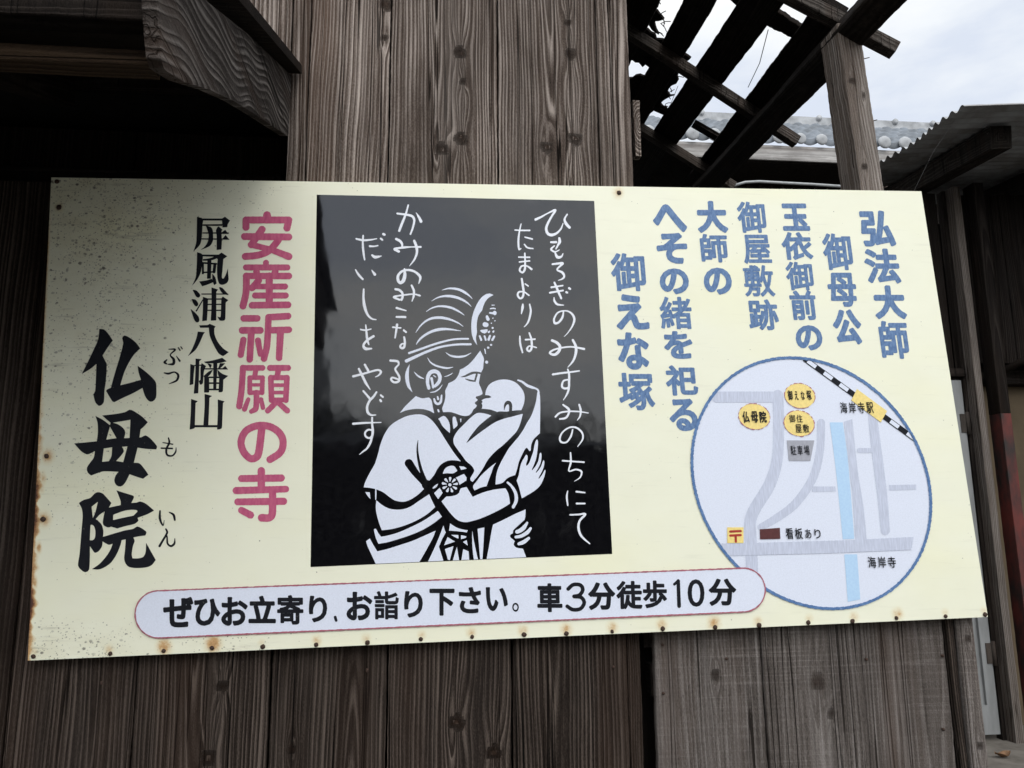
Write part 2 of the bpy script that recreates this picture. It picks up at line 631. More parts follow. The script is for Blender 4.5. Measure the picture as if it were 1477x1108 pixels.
    def rough(s, amp, f=1.3):
        """hand-painted, slightly ragged outline"""
        gx, gy = np.meshgrid(np.arange(s.nx) / s.ss * f, np.arange(s.ny) / s.ss * f)
        n = np.sin(gx * 0.9 + 1.7 * np.sin(gy * 0.7)) + np.sin(gy * 1.1 + 1.3 * np.sin(gx * 0.5 + 2)) + 0.7 * np.sin(gx * 2.3 + gy * 1.9)
        s.F = s.F + n * amp * 0.4
        return s

    def mesh(s, name, mat, parent, layer):
        F_ = s.F
        Y = -0.0004 * layer
        ins = F_ < 0
        c4 = np.stack([ins[:-1, :-1], ins[:-1, 1:], ins[1:, 1:], ins[1:, :-1]])
        cnt = c4.sum(0)
        verts, faces = [], []

        def P(i, j):
            return (s.x0 + i / s.ss, s.y0 + j / s.ss)
        full = cnt == 4
        for j in range(full.shape[0]):
            row = np.concatenate([[0], full[j].astype(int), [0]])
            df = np.diff(row)
            for a, b in zip(np.where(df == 1)[0], np.where(df == -1)[0]):
                n = len(verts)
                verts += [P(a, j), P(b, j), P(b, j + 1), P(a, j + 1)]
                faces.append((n + 3, n + 2, n + 1, n))
        js, is_ = np.where((cnt > 0) & (cnt < 4))
        off = ((0, 0), (1, 0), (1, 1), (0, 1))
        for j, i in zip(js.tolist(), is_.tolist()):
            poly = []
            for k in range(4):
                a, b = off[k], off[(k + 1) % 4]
                fa, fb = F_[j + a[1], i + a[0]], F_[j + b[1], i + b[0]]
                if fa < 0:
                    poly.append(P(i + a[0], j + a[1]))
                if (fa < 0) != (fb < 0):
                    t = fa / (fa - fb)
                    poly.append(P(i + a[0] + (b[0] - a[0]) * t, j + a[1] + (b[1] - a[1]) * t))
            if len(poly) > 2:
                n = len(verts)
                verts += poly
                faces.append(tuple(range(n + len(poly) - 1, n - 1, -1)))
        V = at_arr(verts, 0.0)
        V[:, 1] = Y
        me = bpy.data.meshes.new(name)
        me.from_pydata(V.tolist(), [], faces)
        return link(name, me, mat, parent)


_gl = {}
_cu = bpy.data.curves.new('glyph', 'FONT')
_cu.resolution_u = 4
_go = bpy.data.objects.new('glyph', _cu)
COL.objects.link(_go)


def glyph_edges(ch):
    if ch not in _gl:
        _cu.body = ch
        bpy.context.view_layer.update()
        ev = _go.evaluated_get(bpy.context.evaluated_depsgraph_get())
        me = ev.to_mesh()
        use = {}
        for p in me.polygons:
            vs = list(p.vertices)
            for a, b in zip(vs, vs[1:] + vs[:1]):
                k = (min(a, b), max(a, b))
                use[k] = use.get(k, 0) + 1
        co = [v.co for v in me.vertices]
        _gl[ch] = np.array([[(co[a].x, co[a].y), (co[b].x, co[b].y)] for (a, b), u in use.items() if u == 1])
        ev.to_mesh_clear()
    return _gl[ch].copy()


# ------------------------------------------------------------------ sign paints
def sign_panel_mat():
    mt, t, p = newmat('cream_enamel_sheet')
    geo = N(t, 'ShaderNodeTexCoord').outputs['Object']
    rust, dens0 = attr(t, 'rust'), attr(t, 'dens')
    clus = noise(t, geo, 24, 4, 0.65, (0.7, 1, 1.2))
    dens = math_(t, 'MULTIPLY', dens0, ramp(t, clus, [(0.32, g3(0.25)), (0.5, g3(0.85)), (0.68, g3(1.25))]))
    big = noise(t, geo, 5, 4, 0.6)
    col = mixc(t, big, (0.825, 0.815, 0.645), (0.795, 0.79, 0.63))
    yel = noise(t, geo, 3.2, 2, 0.5, (1, 1, 2.2))
    col = mixc(t, math_(t, 'MULTIPLY', ramp(t, yel, [(0.5, g3(0)), (0.75, g3(1))]), 0.28), col, (0.83, 0.80, 0.47))
    grime_and_shade = noise(t, geo, 26, 5, 0.65, (0.5, 1, 1))
    col = mixc(t, math_(t, 'MULTIPLY', math_(t, 'MULTIPLY', dens, 0.42), ramp(t, grime_and_shade, [(0.3, g3(0)), (0.7, g3(1))])), col, (0.50, 0.43, 0.235))  # dirt film; its tint also puts the shaded left's hue into the colour
    flat = N(t, 'ShaderNodeMapping')
    flat.inputs['Scale'].default_value = (1, 0, 1)
    L(t, geo, flat.inputs[0])

    def spots(scale, thr, gain, rmin, rmax, colr, col, amt, sc=(1, 1, 1)):
        mpp = N(t, 'ShaderNodeMapping')
        mpp.inputs['Scale'].default_value = sc
        L(t, flat.outputs[0], mpp.inputs[0])
        vo = N(t, 'ShaderNodeTexVoronoi', i_Scale=scale, i_Randomness=1.0)
        L(t, mpp.outputs[0], vo.inputs['Vector'])
        sep = N(t, 'ShaderNodeSeparateColor')
        L(t, vo.outputs['Color'], sep.inputs[0])
        on = math_(t, 'GREATER_THAN', math_(t, 'MULTIPLY', dens, gain), math_(t, 'ADD', sep.outputs[0], thr))
        wob = noise(t, geo, 500, 2, 0.6)
        rad = math_(t, 'ADD', math_(t, 'MULTIPLY', math_(t, 'POWER', sep.outputs[1], 2.5), rmax - rmin), rmin)
        dd = math_(t, 'ADD', vo.outputs['Distance'], math_(t, 'MULTIPLY', math_(t, 'SUBTRACT', wob, 0.5), rad))
        m_ = N(t, 'ShaderNodeMapRange', i_3=1.0, i_4=0.0)
        L(t, math_(t, 'DIVIDE', dd, rad), m_.inputs[0])
        m_.inputs[1].default_value = 0.55
        m_.inputs[2].default_value = 1.15
        f = math_(t, 'MULTIPLY', math_(t, 'MULTIPLY', m_.outputs[0], on), math_(t, 'ADD', math_(t, 'MULTIPLY', sep.outputs[2], 0.5), amt - 0.5))
        return mixc(t, f, col, colr)
    col = spots(330, 0.13, 1.3, 0.15, 0.5, (0.10, 0.082, 0.055), col, 0.8)
    col = spots(170, 0.28, 1.15, 0.15, 0.5, (0.06, 0.052, 0.04), col, 0.8, (0.75, 1, 1))
    col = spots(90, 0.45, 1.05, 0.10, 0.34, (0.07, 0.062, 0.05), col, 0.85)
    col = spots(30, 0.52, 1.15, 0.09, 0.26, (0.08, 0.075, 0.07), col, 0.7, (0.8, 1, 1))
    stv = noise(t, geo, 60, 4, 0.7, (0.12, 1, 1.6))
    col = mixc(t, math_(t, 'MULTIPLY', math_(t, 'MULTIPLY', ramp(t, stv, [(0.58, g3(0)), (0.70, g3(1))]), dens), 0.75), col, (0.2, 0.18, 0.13))
    rn = noise(t, geo, 120, 4, 0.7)
    rr = math_(t, 'ADD', rust, math_(t, 'MULTIPLY', math_(t, 'SUBTRACT', rn, 0.5), math_(t, 'MULTIPLY', rust, 1.6)), True)
    rcol = ramp(t, rr, [(0.1, (0.72, 0.60, 0.34)), (0.45, (0.5, 0.26, 0.08)), (0.8, (0.19, 0.075, 0.03)), (1.0, (0.07, 0.03, 0.02))])
    col = mixc(t, ramp(t, rr, [(0.05, g3(0)), (0.4, g3(0.85)), (0.8, g3(1))]), col, rcol)
    L(t, col, p.inputs['Base Color'])
    p.inputs['Roughness'].default_value = 0.42
    p.inputs['Specular IOR Level'].default_value = 0.35
    b = N(t, 'ShaderNodeBump', i_Strength=0.2, i_Distance=0.012)
    L(t, noise(t, geo, 7, 2, 0.5), b.inputs['Height'])
    L(t, b.outputs[0], p.inputs['Normal'])
    return mt


def gloss_black():
    mt, t, p = newmat('gloss_black_film')
    geo = N(t, 'ShaderNodeTexCoord').outputs['Object']
    n = noise(t, geo, 90, 3, 0.5)
    L(t, ramp(t, n, [(0.3, (0.003, 0.003, 0.004)), (0.7, (0.006, 0.006, 0.007))]), p.inputs['Base Color'])
    p.inputs['IOR'].default_value = 1.56
    p.inputs['Specular IOR Level'].default_value = 0.5
    L(t, ramp(t, noise(t, geo, 14, 5, 0.7), [(0.3, g3(0.03)), (0.75, g3(0.09))]), p.inputs['Roughness'])
    b = N(t, 'ShaderNodeBump', i_Strength=0.16, i_Distance=0.004)
    L(t, noise(t, geo, 11, 2, 0.5, (1, 1, 0.8)), b.inputs['Height'])
    L(t, b.outputs[0], p.inputs['Normal'])
    return mt


M['cream'] = sign_panel_mat()
M['blackfilm'] = gloss_black()
M['white'] = paint('white_reflective_sheet', (0.71, 0.745, 0.845), 0.035, rough=0.45, spec=0.3, scale=380)
M['inkwhite'] = paint('white_poem_paint', (0.78, 0.80, 0.85), 0.03, rough=0.4, scale=300)
M['ink'] = paint('black_lettering_paint', (0.012, 0.013, 0.017), 0.1, rough=0.45, spec=0.1, scale=60, chips=0.3, chipcol=(0.25, 0.24, 0.2))
M['pink'] = paint('faded_pink_paint', (0.53, 0.125, 0.215), 0.12, spec=0.15, rough=0.4, scale=55, sc=(2.5, 1, 0.7), alt=(0.44, 0.075, 0.165), chips=0.3, chipcol=(0.72, 0.45, 0.5))
M['blue'] = paint('faded_blue_paint', (0.085, 0.155, 0.30), 0.2, spec=0.15, rough=0.42, scale=190, sc=(1, 1, 0.5), alt=(0.155, 0.25, 0.42), chips=0.35, chipcol=(0.3, 0.4, 0.55))
M['bluering'] = paint('worn_blue_paint', (0.075, 0.15, 0.31), 0.2, spec=0.15, rough=0.42, scale=110, alt=(0.13, 0.23, 0.42), chips=0.7, chipcol=(0.62, 0.67, 0.72))
M['road'] = paint('grey_brushed_paint', (0.47, 0.50, 0.60), 0.12, rough=0.45, scale=150, sc=(3.0, 1, 0.25), alt=(0.58, 0.615, 0.73), chips=0.4, chipcol=(0.68, 0.72, 0.82))
M['river'] = paint('pale_blue_paint', (0.42, 0.60, 0.80), 0.06, rough=0.45, scale=200, alt=(0.47, 0.65, 0.83))
M['yellow'] = paint('yellow_film', (0.88, 0.69, 0.24), 0.06, rough=0.4, scale=200)
M['greyfilm'] = paint('grey_film', (0.37, 0.375, 0.42), 0.06, rough=0.4, scale=200)
M['maroon'] = paint('maroon_paint', (0.10, 0.028, 0.028), 0.1, rough=0.4, scale=120)
M['red'] = paint('red_paint', (0.42, 0.035, 0.025), 0.1, rough=0.4, scale=120)
M['redline'] = paint('thin_red_line_paint', (0.42, 0.13, 0.17), 0.1, rough=0.4, scale=90, chips=0.8, chipcol=(0.72, 0.66, 0.58))
M['rustnail'] = paint('rusty_nail_head', (0.06, 0.032, 0.02), 0.3, rough=0.75, scale=400, bump=0.3)

# ================================================================== the sign
QTL, QTR, QBR, QBL = (74, 256), (1329, 276), (1425, 890), (40, 953)
sc_ = at(738, 620, 0.0)
sign = thing('sign_board', (sc_.x, 0.0, at(738, 930, 0).z), 'cream temple sign with blue, pink and black lettering and a black picture panel', 'sign')
SY = 0.028


def quadpt(u, v):
    a = np.array(QTL) * (1 - u) + np.array(QTR) * u
    b = np.array(QBL) * (1 - u) + np.array(QBR) * u
    return a * (1 - v) + b * v


NAILS = [(48, 947), (159, 943), (236, 939), (305.7, 934.8), (379, 933), (456, 930), (530, 927), (607, 922), (681, 918.6), (756, 915.5), (817, 914),
         (883, 911), (956, 907), (1031.6, 905), (1095, 902), (1166, 898), (1229.7, 896), (1293, 891.6), (1364, 889), (1421, 886.5),
         (893, 278), (82, 262), (85, 299), (67, 658), (62, 749)]
HALO = [0.15, 0.3, 0.75, 0.85, 0.15, 0.35, 0.3, 0.25, 0.35, 0.4, 0.5, 0.45, 0.45, 0.6, 0.3, 0.2, 0.3, 0.45, 0.15, 0.15, 0.4, 0.1, 0.25, 0.6, 0.65]


def build_panel():
    nu, nv = 640, 330
    U, Vv = np.meshgrid(np.linspace(0, 1, nu + 1), np.linspace(0, 1, nv + 1))
    U, Vv = U.ravel(), Vv.ravel()
    a = np.outer(1 - U, QTL) + np.outer(U, QTR)
    b = np.outer(1 - U, QBL) + np.outer(U, QBR)
    P = a * (1 - Vv)[:, None] + b * Vv[:, None]
    rust = np.zeros(len(P))
    for (x, y), h in zip(NAILS, HALO):
        d2 = ((P[:, 0] - x + 2 * math.sin(x)) / (5 + 8 * h)) ** 2 + ((P[:, 1] - y + (6 if y > 850 else 0)) / (5 + 10 * h)) ** 2
        rust = np.maximum(rust, (0.16 + 0.46 * h) * np.exp(-d2) if h > 0.12 else 0)
        d2 = ((P[:, 0] - x) / 2.6) ** 2 + ((P[:, 1] - y) / 2.6) ** 2
        rust = np.maximum(rust, (0.3 + 0.4 * h) * np.exp(-d2 ** 2))
    ex = U * 1370                                          # distance from the left edge, photo pixels
    yy = P[:, 1]
    w = np.clip((yy - 560) / 120, 0, 1) * (0.75 + 0.25 * np.sin(yy * 0.045))
    rust = np.maximum(rust, w * np.clip(1.15 - ex / (7 + 3 * np.sin(yy * 0.11) + 2 * np.sin(yy * 0.37)), 0, 1))
    rust = np.maximum(rust, 0.4 * np.clip((yy - 290) / 60, 0, 1) * np.clip(1 - ex / 4, 0, 1))
    for (x, y, r, s_) in ((62, 690, 5, .35), (56, 790, 4, .5), (50, 840, 4, .5), (60, 705, 4, .3)):
        rust = np.maximum(rust, s_ * np.exp(-((P[:, 0] - x) / r) ** 2 - ((P[:, 1] - y) / (r * 2.2)) ** 2))
    x, y = P[:, 0], P[:, 1]
    dens = 1.05 * np.exp(-((x - 150) / 125) ** 2 - ((y - 315) / 130) ** 2)
    dens = np.maximum(dens, 0.66 * np.exp(-((x - 120) / 130) ** 2 - ((y - 470) / 130) ** 2))
    dens = np.maximum(dens, 0.36 * np.exp(-((x - 110) / 170) ** 2 - ((y - 650) / 150) ** 2))
    dens = np.maximum(dens, 0.74 * np.exp(-((x - 105) / 130) ** 2 - ((y - 935) / 40) ** 2))
    dens = np.maximum(dens, 0.5 * np.exp(-((x - 250) / 200) ** 2 - ((y - 935) / 26) ** 2))
    dens = np.maximum(dens, 0.36 * np.exp(-((x - 300) / 150) ** 2 - ((y - 290) / 60) ** 2))
    dens = np.maximum(dens, 0.115)
    V = at_arr(P, 0.0)
    # slight sheet-metal waviness, kept behind the paint sheets
    V[:, 1] = 0.0
    n = nu + 1
    f = [(j * n + i, (j + 1) * n + i, (j + 1) * n + i + 1, j * n + i + 1) for j in range(nv) for i in range(nu)]
    V = V.tolist()
    rim = [i for i in range(n)] + [j * n + nu for j in range(1, nv + 1)] + [nv * n + i for i in range(nu - 1, -1, -1)] + [j * n for j in range(nv - 1, 0, -1)]
    b0 = len(V)
    rust = rust.tolist()
    dens = dens.tolist()
    for i in rim:
        q = list(V[i])
        q[1] = SY
        V.append(q)
        rust.append(min(1, rust[i] + 0.1))
        dens.append(dens[i])
    k = len(rim)
    for i in range(k):
        j = (i + 1) % k
        f.append((rim[i], rim[j], b0 + j, b0 + i))
    me = bpy.data.meshes.new('sheet_panel')
    me.from_pydata(V, [], f)
    for nm, dat in (('rust', rust), ('dens', dens)):
        me.attributes.new(nm, 'FLOAT', 'POINT').data.foreach_set('value', dat)
    link('sheet_panel', me, M['cream'], sign)


build_panel()

nail_me = None
for (x, y) in NAILS:
    if nail_me is None:
        bm = bmesh.new()
        bmesh.ops.create_uvsphere(bm, u_segments=14, v_segments=8, radius=1.0)
        for v in bm.verts:
            v.co = Vector((v.co.x * 0.0050, v.co.z * 0.0024, v.co.y * 0.0050))
            v.co.x += 0.0004 * math.sin(v.co.z * 900)
        bmesh.ops.recalc_face_normals(bm, faces=bm.faces)
        nail_me = bpy.data.meshes.new('nail')
        bm.to_mesh(nail_me)
        bm.free()
        nail_me.materials.append(M['rustnail'])
        nail_me.polygons.foreach_set('use_smooth', [True] * len(nail_me.polygons))
    o = bpy.data.objects.new('nail', nail_me)
    COL.objects.link(o)
    o.parent = sign
    p = at(x, y, -0.001)
    o.location = p - sign.location
    k = rnd.uniform(0.75, 1.05)
    o.scale = (k, 1, k * rnd.uniform(0.85, 1.1))
    o.rotation_euler = (0, rnd.uniform(0, 6), 0)


def lean(x):
    return -0.0488 + (x - 57) / 1320 * 0.205


def chars(ink, rows, grow=0.03):
    for ch, x0, y0, x1, y1 in rows:
        q = ink.tr([(x0, y0), (x1, y1)])
        ln = lean(q[:, 0].mean())
        sh = abs(ln) * (y1 - y0) / 2
        g = grow
        if isinstance(grow, dict):
            g = grow.get(ch, grow[''])
        ink.glyph(ch, x0 + sh, y0, x1 - sh, y1, g, ln)
    return ink


# --- big black temple name, brush style
k = Ink(100, 465, 265, 835).frame(100, 460, 9.23)
k.poly('400,135* 460,140 520,200 580,290* 520,370 443,490* 500,600* 497,700 485,850 470,950 465,1060 455,1120 405,1160 350,1115 320,1005* 345,960 355,800 362,600* 290,660 220,705 165,735* 240,590 330,400 385,270')
k.poly('735,222 810,255 890,320 945,395* 860,480 790,590 730,720 680,885* 820,850 955,812* 925,720 910,625* 1000,690 1080,760 1150,840 1160,920 1155,1050 1110,1100 1060,1095 1010,1030 975,920* 850,990 720,1050 605,1108* 575,1100 490,960* 505,940 555,918* 600,750 670,520 720,320 705,260')
k.frame(95, 580, 8.2056)
k.poly('430,160* 600,140 700,120 755,92 800,105 900,170 970,240* 930,285 885,325* 872,420* 900,415 945,395 1010,440 1080,525 1070,560* 960,555 850,540* 825,640 805,720* 870,725 930,790 978,860* 915,908* 840,885 755,855* 700,960 650,1000 600,985 575,935 590,870 625,825* 450,820 380,840 300,870* 260,835 250,780 290,715 330,660 345,580* 300,605 250,620 180,580 100,490* 220,480 368,465* 380,350 375,240 350,165* 440,212 522,275* 530,246*')
k.poly('522,290* 480,445* 600,428*;555,245* 765,210* 755,425* 690,428* 705,360 680,310 620,265;450,550* 550,535* 540,640 510,700* 430,708*;665,530* 730,525* 680,712* 595,698* 640,650 685,590 680,555', cut=True)
k.frame(95, 700, 8.2056)
k.poly('380,82 440,100 540,210* 510,265* 650,235* 650,190 600,60* 690,90 800,125 805,150 775,210* 840,205 880,192 950,220 1045,300* 960,345 850,385* 860,420* 820,455 700,485 610,512* 535,490* 500,500 445,470 440,420 460,310* 400,350 355,400* 420,460 445,540 440,610* 560,575 700,535 800,515 845,488 900,510 955,555 940,595* 860,605 800,618* 815,660 795,720 780,820 790,865* 860,865 920,845 945,790 950,680* 1000,770 1065,885* 1010,950 930,975 800,978 730,955 692,880 700,780 710,640* 660,650* 650,700 600,820 530,920 440,980 380,998 310,992* 400,930 480,840 530,760 555,690* 510,705 435,665* 430,720 390,780 345,800 320,770 285,720* 285,850 275,1000 230,1030 180,1000 145,950 165,800 185,550 200,370 190,280 155,210* 210,175 290,150 340,100')
k.poly('380,195* 305,255* 320,390* 350,320;295,470 330,480 350,540 345,620 320,650 285,650*;560,350* 700,300 800,290 850,305 800,360* 680,385 560,412*', cut=True)
k.mesh('lettering', M['ink'], sign, 1)

# --- small reading aids beside it
k = Ink(225, 490, 275, 800, 4).frame(100, 460, 9.23)
k.stroke('1265,720,8 1320,730,14 1400,710,10 1450,750,16 1430,820,14 1330,865,5;1325,405,6 1410,410,12 1345,480,8 1390,540,18 1385,600,18 1320,605,8;1300,545,8 1270,580,16 1300,600,8;1425,495,4 1470,560,14;1452,385,8 1475,420,8;1485,372,7 1505,400,8')
k.frame(95, 580, 8.2056).stroke('1215,425,8 1225,480,12 1190,560,12 1200,625,12 1260,635,10 1300,590,10 1305,540,4;1150,480,6 1265,500,8;1130,545,8 1260,550,10')
k.frame(95, 700, 8.2056).stroke('1115,305,10 1115,400,14 1150,475,8 1165,415,3;1225,320,6 1275,350,14 1290,410,12;1185,520,10 1200,560,12 1150,650,12 1110,720,14 1160,640,10 1195,600,9 1205,690,11 1245,720,12 1285,690,12 1290,630,4')
k.mesh('lettering', M['ink'], sign, 1)

# --- black mountain-name column
k = Ink(265, 305, 340, 630, 4).frame(260, 300, 10.08)
k.poly('245,130* 330,160 325,240 315,400 290,530 190,638* 230,520 240,400;320,155* 610,155* 650,128* 725,185* 690,240 685,280* 615,285* 608,185* 325,185*;325,240* 610,235* 610,262* 325,262*;600,360* 655,318* 700,378* 590,380*;605,460* 660,395* 718,465*;375,262* 440,275 472,320 478,400 475,480 430,555 290,615* 360,560 405,480 415,390 395,320;540,285* 560,270 615,320* 600,340 605,480 600,605* 530,612* 530,400 520,330')
k.stroke('330,365,9 700,367,9;315,452,9 700,455,9')
k.poly('245,645* 325,680 320,800 300,930 250,1040 170,1135* 225,1010 240,850;325,680* 560,680* 600,650* 685,705* 628,745* 615,900 605,1010 625,1030 660,980 695,875* 697,960 705,1035 680,1090 620,1118 570,1105 545,1040 535,900 545,745* 480,710* 325,705*;330,745* 420,735 490,712 530,705* 520,740 440,765 330,770*;395,765* 455,765* 450,900 445,1030* 390,1030*;275,1070* 380,1055 460,1030* 480,1080* 400,1115 320,1140*;465,955* 510,1010 530,1100* 495,1125* 470,1060')
k.stroke('325,800,13 525,815,13;330,800,14 330,950,16;505,820,22 492,930,22;330,940,11 500,930,11')
k.frame(260, 400, 10.08)
k.poly('180,185* 230,190 285,245 290,275 265,298 230,280;165,320* 220,325 260,375 258,410 230,425 195,390;150,460* 200,500 265,570 280,620 270,650 235,655 205,620;565,145 610,155 650,195 705,258* 640,250 590,205;455,148* 550,180* 525,215* 525,628* 445,632* 455,400;330,285* 405,310* 400,450 390,630* 320,640* 330,450;620,282* 700,335* 662,370* 655,610 635,630 575,630 540,570* 585,580 595,400 600,310')
k.stroke('330,330,8 235,490,10;315,245,8 690,245,8;400,318,10 620,318,10;400,395,9 600,395,9;400,482,9 600,482,9')
k.poly('275,700* 400,695* 430,678* 515,715* 495,745* 500,830 540,930 620,1030 705,1090* 660,1125 622,1147* 560,1110 490,990 430,850 415,735* 290,735*;255,790* 360,800* 335,835 280,960 220,1060 110,1150* 170,1050 220,930 245,850')
k.frame(260, 510, 9.23)
k.poly('135,140* 195,160* 180,280 175,410* 125,422* 132,280;205,68* 285,75* 255,105* 250,300 240,530* 180,535* 200,300;285,128* 345,168* 318,230 308,330 300,400 265,415 248,365* 268,350 270,200;315,110* 420,95 560,58* 620,105* 500,130 340,130*;440,100* 495,100* 490,330* 440,330*;360,130* 420,150 400,200*;530,130* 600,130* 540,190 500,210*;545,210* 600,165* 638,215*;435,215* 400,280 330,340* 310,300* 380,240;495,215* 560,270 640,298* 575,350* 510,300;320,310* 385,310* 385,515 360,520* 318,520*;520,310* 575,340* 568,500 550,515 510,515*;440,310* 485,310* 480,490* 440,490*;145,605* 235,635* 205,660* 195,955* 190,995 125,1013* 140,800;325,538* 425,565* 390,590* 375,960* 308,960* 325,700;500,612* 592,638* 570,660* 560,900 550,1000 490,1012* 500,800')
k.stroke('195,160,8 290,155,8;330,205,9 620,205,9;380,318,11 520,318,11;380,395,11 520,395,11;380,480,11 520,480,11;190,968,15 500,968,15')
k.mesh('lettering', M['ink'], sign, 1)

# --- pink column
k = Ink(332, 300, 430, 765).frame(330, 290, 4.618)
PK = 1.0
k.stroke('255,95,26 255,125,26;115,175,24 115,127,23;115,127,23 400,127,23;400,127,23 388,180,24;105,237,23 400,240,23;222,190,24 150,292,23;150,292,20 280,325,20 400,370,24;330,262,23 270,330,23 200,360,23 110,370,23', k=PK)
k.stroke('248,412,20 248,440,20;115,443,20 390,443,20;185,470,22 185,490,22;310,470,22 300,495,22;115,500,21 400,500,22;118,500,23 115,610,23 95,700,23;200,530,22 155,580,22;180,570,18 375,570,20;270,500,24 270,690,24;175,630,20 380,630,20;155,695,22 395,692,22', k=PK)
k.stroke('100,782,22 190,782,22;90,862,23 210,862,23;150,880,23 140,1055,22;98,925,21 80,1025,21;195,930,21 210,1020,18;265,775,22 395,767,22;265,775,22 255,960,22 235,1050,22;270,862,22 400,858,22;345,870,24 335,1045,22', k=PK)
k.frame(330, 520, 4.618)
k.stroke('95,50,20 225,50,20;95,50,22 85,200,22 70,305,22;180,60,18 175,100,18;140,115,16 225,115,16;140,115,17 140,215,17;225,115,17 222,215,17;145,163,12 220,163,12;140,215,16 222,215,16;185,215,20 180,320,20 150,340,16;130,260,15 105,325,18;215,260,16 228,315,16;275,50,21 395,50,21;330,60,20 325,100,20;280,115,18 390,115,18;280,115,20 285,265,20;388,115,20 380,265,20;290,165,13 380,165,13;290,214,13 380,214,13;285,263,17 380,263,17;310,285,19 260,335,20;340,290,19 390,335,20', k=0.95)
k.stroke('220,455,25 195,630,25 150,655,24 100,610,24 82,540,24 115,470,24 190,435,24 270,440,24 335,480,24 362,540,24 345,610,24 275,660,24;217,735,25 217,850,25;85,787,23 350,783,24;50,867,24 380,857,22;60,942,23 365,938,24;292,870,24 290,1020,25 270,1048,25 220,1048,26;85,998,23 145,1030,24', k=PK)
k.rough(0.18)
k.mesh('lettering', M['pink'], sign, 1)

# --- blue columns
BL = [
    [('弘', 1033, 120, 1185, 262), ('法', 1050, 270, 1205, 408), ('大', 1085, 415, 1228, 548), ('師', 1108, 555, 1243, 705)],
    [('御', 885, 210, 1018, 355), ('母', 905, 365, 1035, 500), ('公', 925, 510, 1055, 648)],
    [('玉', 725, 92, 845, 200), ('依', 725, 205, 858, 315), ('御', 742, 322, 862, 435), ('前', 758, 435, 875, 552), ('の', 780, 572, 898, 672)],
    [('御', 550, 85, 675, 208), ('屋', 572, 215, 695, 330), ('敷', 575, 335, 708, 460), ('跡', 592, 470, 725, 592)],
    [('大', 390, 82, 522, 208), ('師', 405, 212, 525, 325), ('の', 418, 345, 540, 452)],
    [('へ', 218, 95, 360, 205), ('そ', 232, 208, 365, 330), ('の', 245, 348, 370, 450), ('緒', 245, 460, 383, 588), ('を', 262, 595, 385, 705), ('祀', 268, 730, 405, 850), ('る', 282, 862, 405, 990)],
    [('御', 52, 288, 200, 438), ('え', 70, 450, 212, 590), ('な', 78, 600, 215, 748), ('塚', 82, 760, 235, 908)],
]
GR = {'': 0.037, 'の': 0.056, 'へ': 0.06, 'え': 0.053, 'な': 0.05, 'る': 0.05, 'を': 0.05, 'そ': 0.052, '大': 0.052, '公': 0.052, '玉': 0.048,
      '弘': 0.047, '母': 0.04, '法': 0.042, '敷': 0.023, '緒': 0.026, '御': 0.03, '塚': 0.03, '跡': 0.031, '屋': 0.029, '師': 0.034}
for colm in BL:
    xs = [c[1] for c in colm] + [c[3] for c in colm]
    ys = [c[2] for c in colm] + [c[4] for c in colm]
    k = Ink(860 + min(xs) / 2.735 - 6, 260 + min(ys) / 2.735 - 6, 860 + max(xs) / 2.735 + 6, 260 + max(ys) / 2.735 + 6, 4).frame(860, 260, 2.735)
    chars(k, colm, GR)
    k.rough(0.13)
    k.mesh('lettering', M['blue'], sign, 1)

# --- round map
mp_ = Ink(985, 505, 1350, 890, 3).frame(980, 500, 2.77)
mp_.ellipse(526, 546, 475, 499, 0.088)
DISC = mp_.F.copy()
disc = mp_.mesh('map_disc', M['white'], sign, 1)
k = Ink(985, 505, 1350, 890, 3).frame(980, 500, 2.77)
k.ellipse(526, 546, 475, 499, 0.088, ring=2.1)
k.rough(0.5, 0.9)
k.mesh('ring', M['bluering'], disc, 4)


def on_map(name, mat, layer, fn, clip=True, ss=3):
    q = Ink(985, 505, 1350, 890, ss).frame(980, 500, 2.77)
    fn(q)
    if clip and ss == 3:
        q.F = np.maximum(q.F, DISC + 1.0)
    return q.mesh(name, mat, disc, layer)


on_map('road', M['road'], 2, lambda q: q.stroke('150,202,22 385,202,22;392,195,22 396,300,22 390,450,22 360,550,24 300,650,24 282,700,24 285,790,24 290,905,24', curve=True).rough(0.3))
on_map('road', M['road'], 2, lambda q: q.stroke('565,305,16 560,420,16 530,530,17 460,630,17 380,690,16 325,722,14').rough(0.3))
on_map('river', M['river'], 2, lambda q: q.poly('600,303* 652,303* 672,450 698,768* 652,770* 625,500;658,830* 709,830* 722,1010* 672,1020*'))
on_map('road', M['road'], 2, lambda q: q.poly('656,300* 690,290* 712,500 735,640 748,778* 702,782* 692,620 674,450').rough(0.2))
on_map('road', M['road'], 2, lambda q: q.stroke('770,270,17 785,400,20 810,600,20 822,735,18;718,415,10 766,415,10').rough(0.3))
on_map('road', M['road'], 2, lambda q: q.poly('835,553* 945,551* 945,572* 838,575*').rough(0.2))
on_map('road', M['road'], 2, lambda q: q.poly('533,559* 622,559* 624,579* 527,581*').rough(0.2))
on_map('road', M['road'], 3, lambda q: q.poly('130,788* 650,774 935,760* 925,812* 640,824 180,837*').rough(0.4))
RA, RB = np.array([508.0, 56.0]), np.array([958.0, 383.0])
RD = (RB - RA) / np.hypot(*(RB - RA))
RN = np.array([-RD[1], RD[0]])


def band(t0, t1, w):
    q = [RA + RD * t0 + RN * w, RA + RD * t1 + RN * w, RA + RD * t1 - RN * w, RA + RD * t0 - RN * w]
    return ' '.join('%.1f,%.1f*' % tuple(v) for v in q)


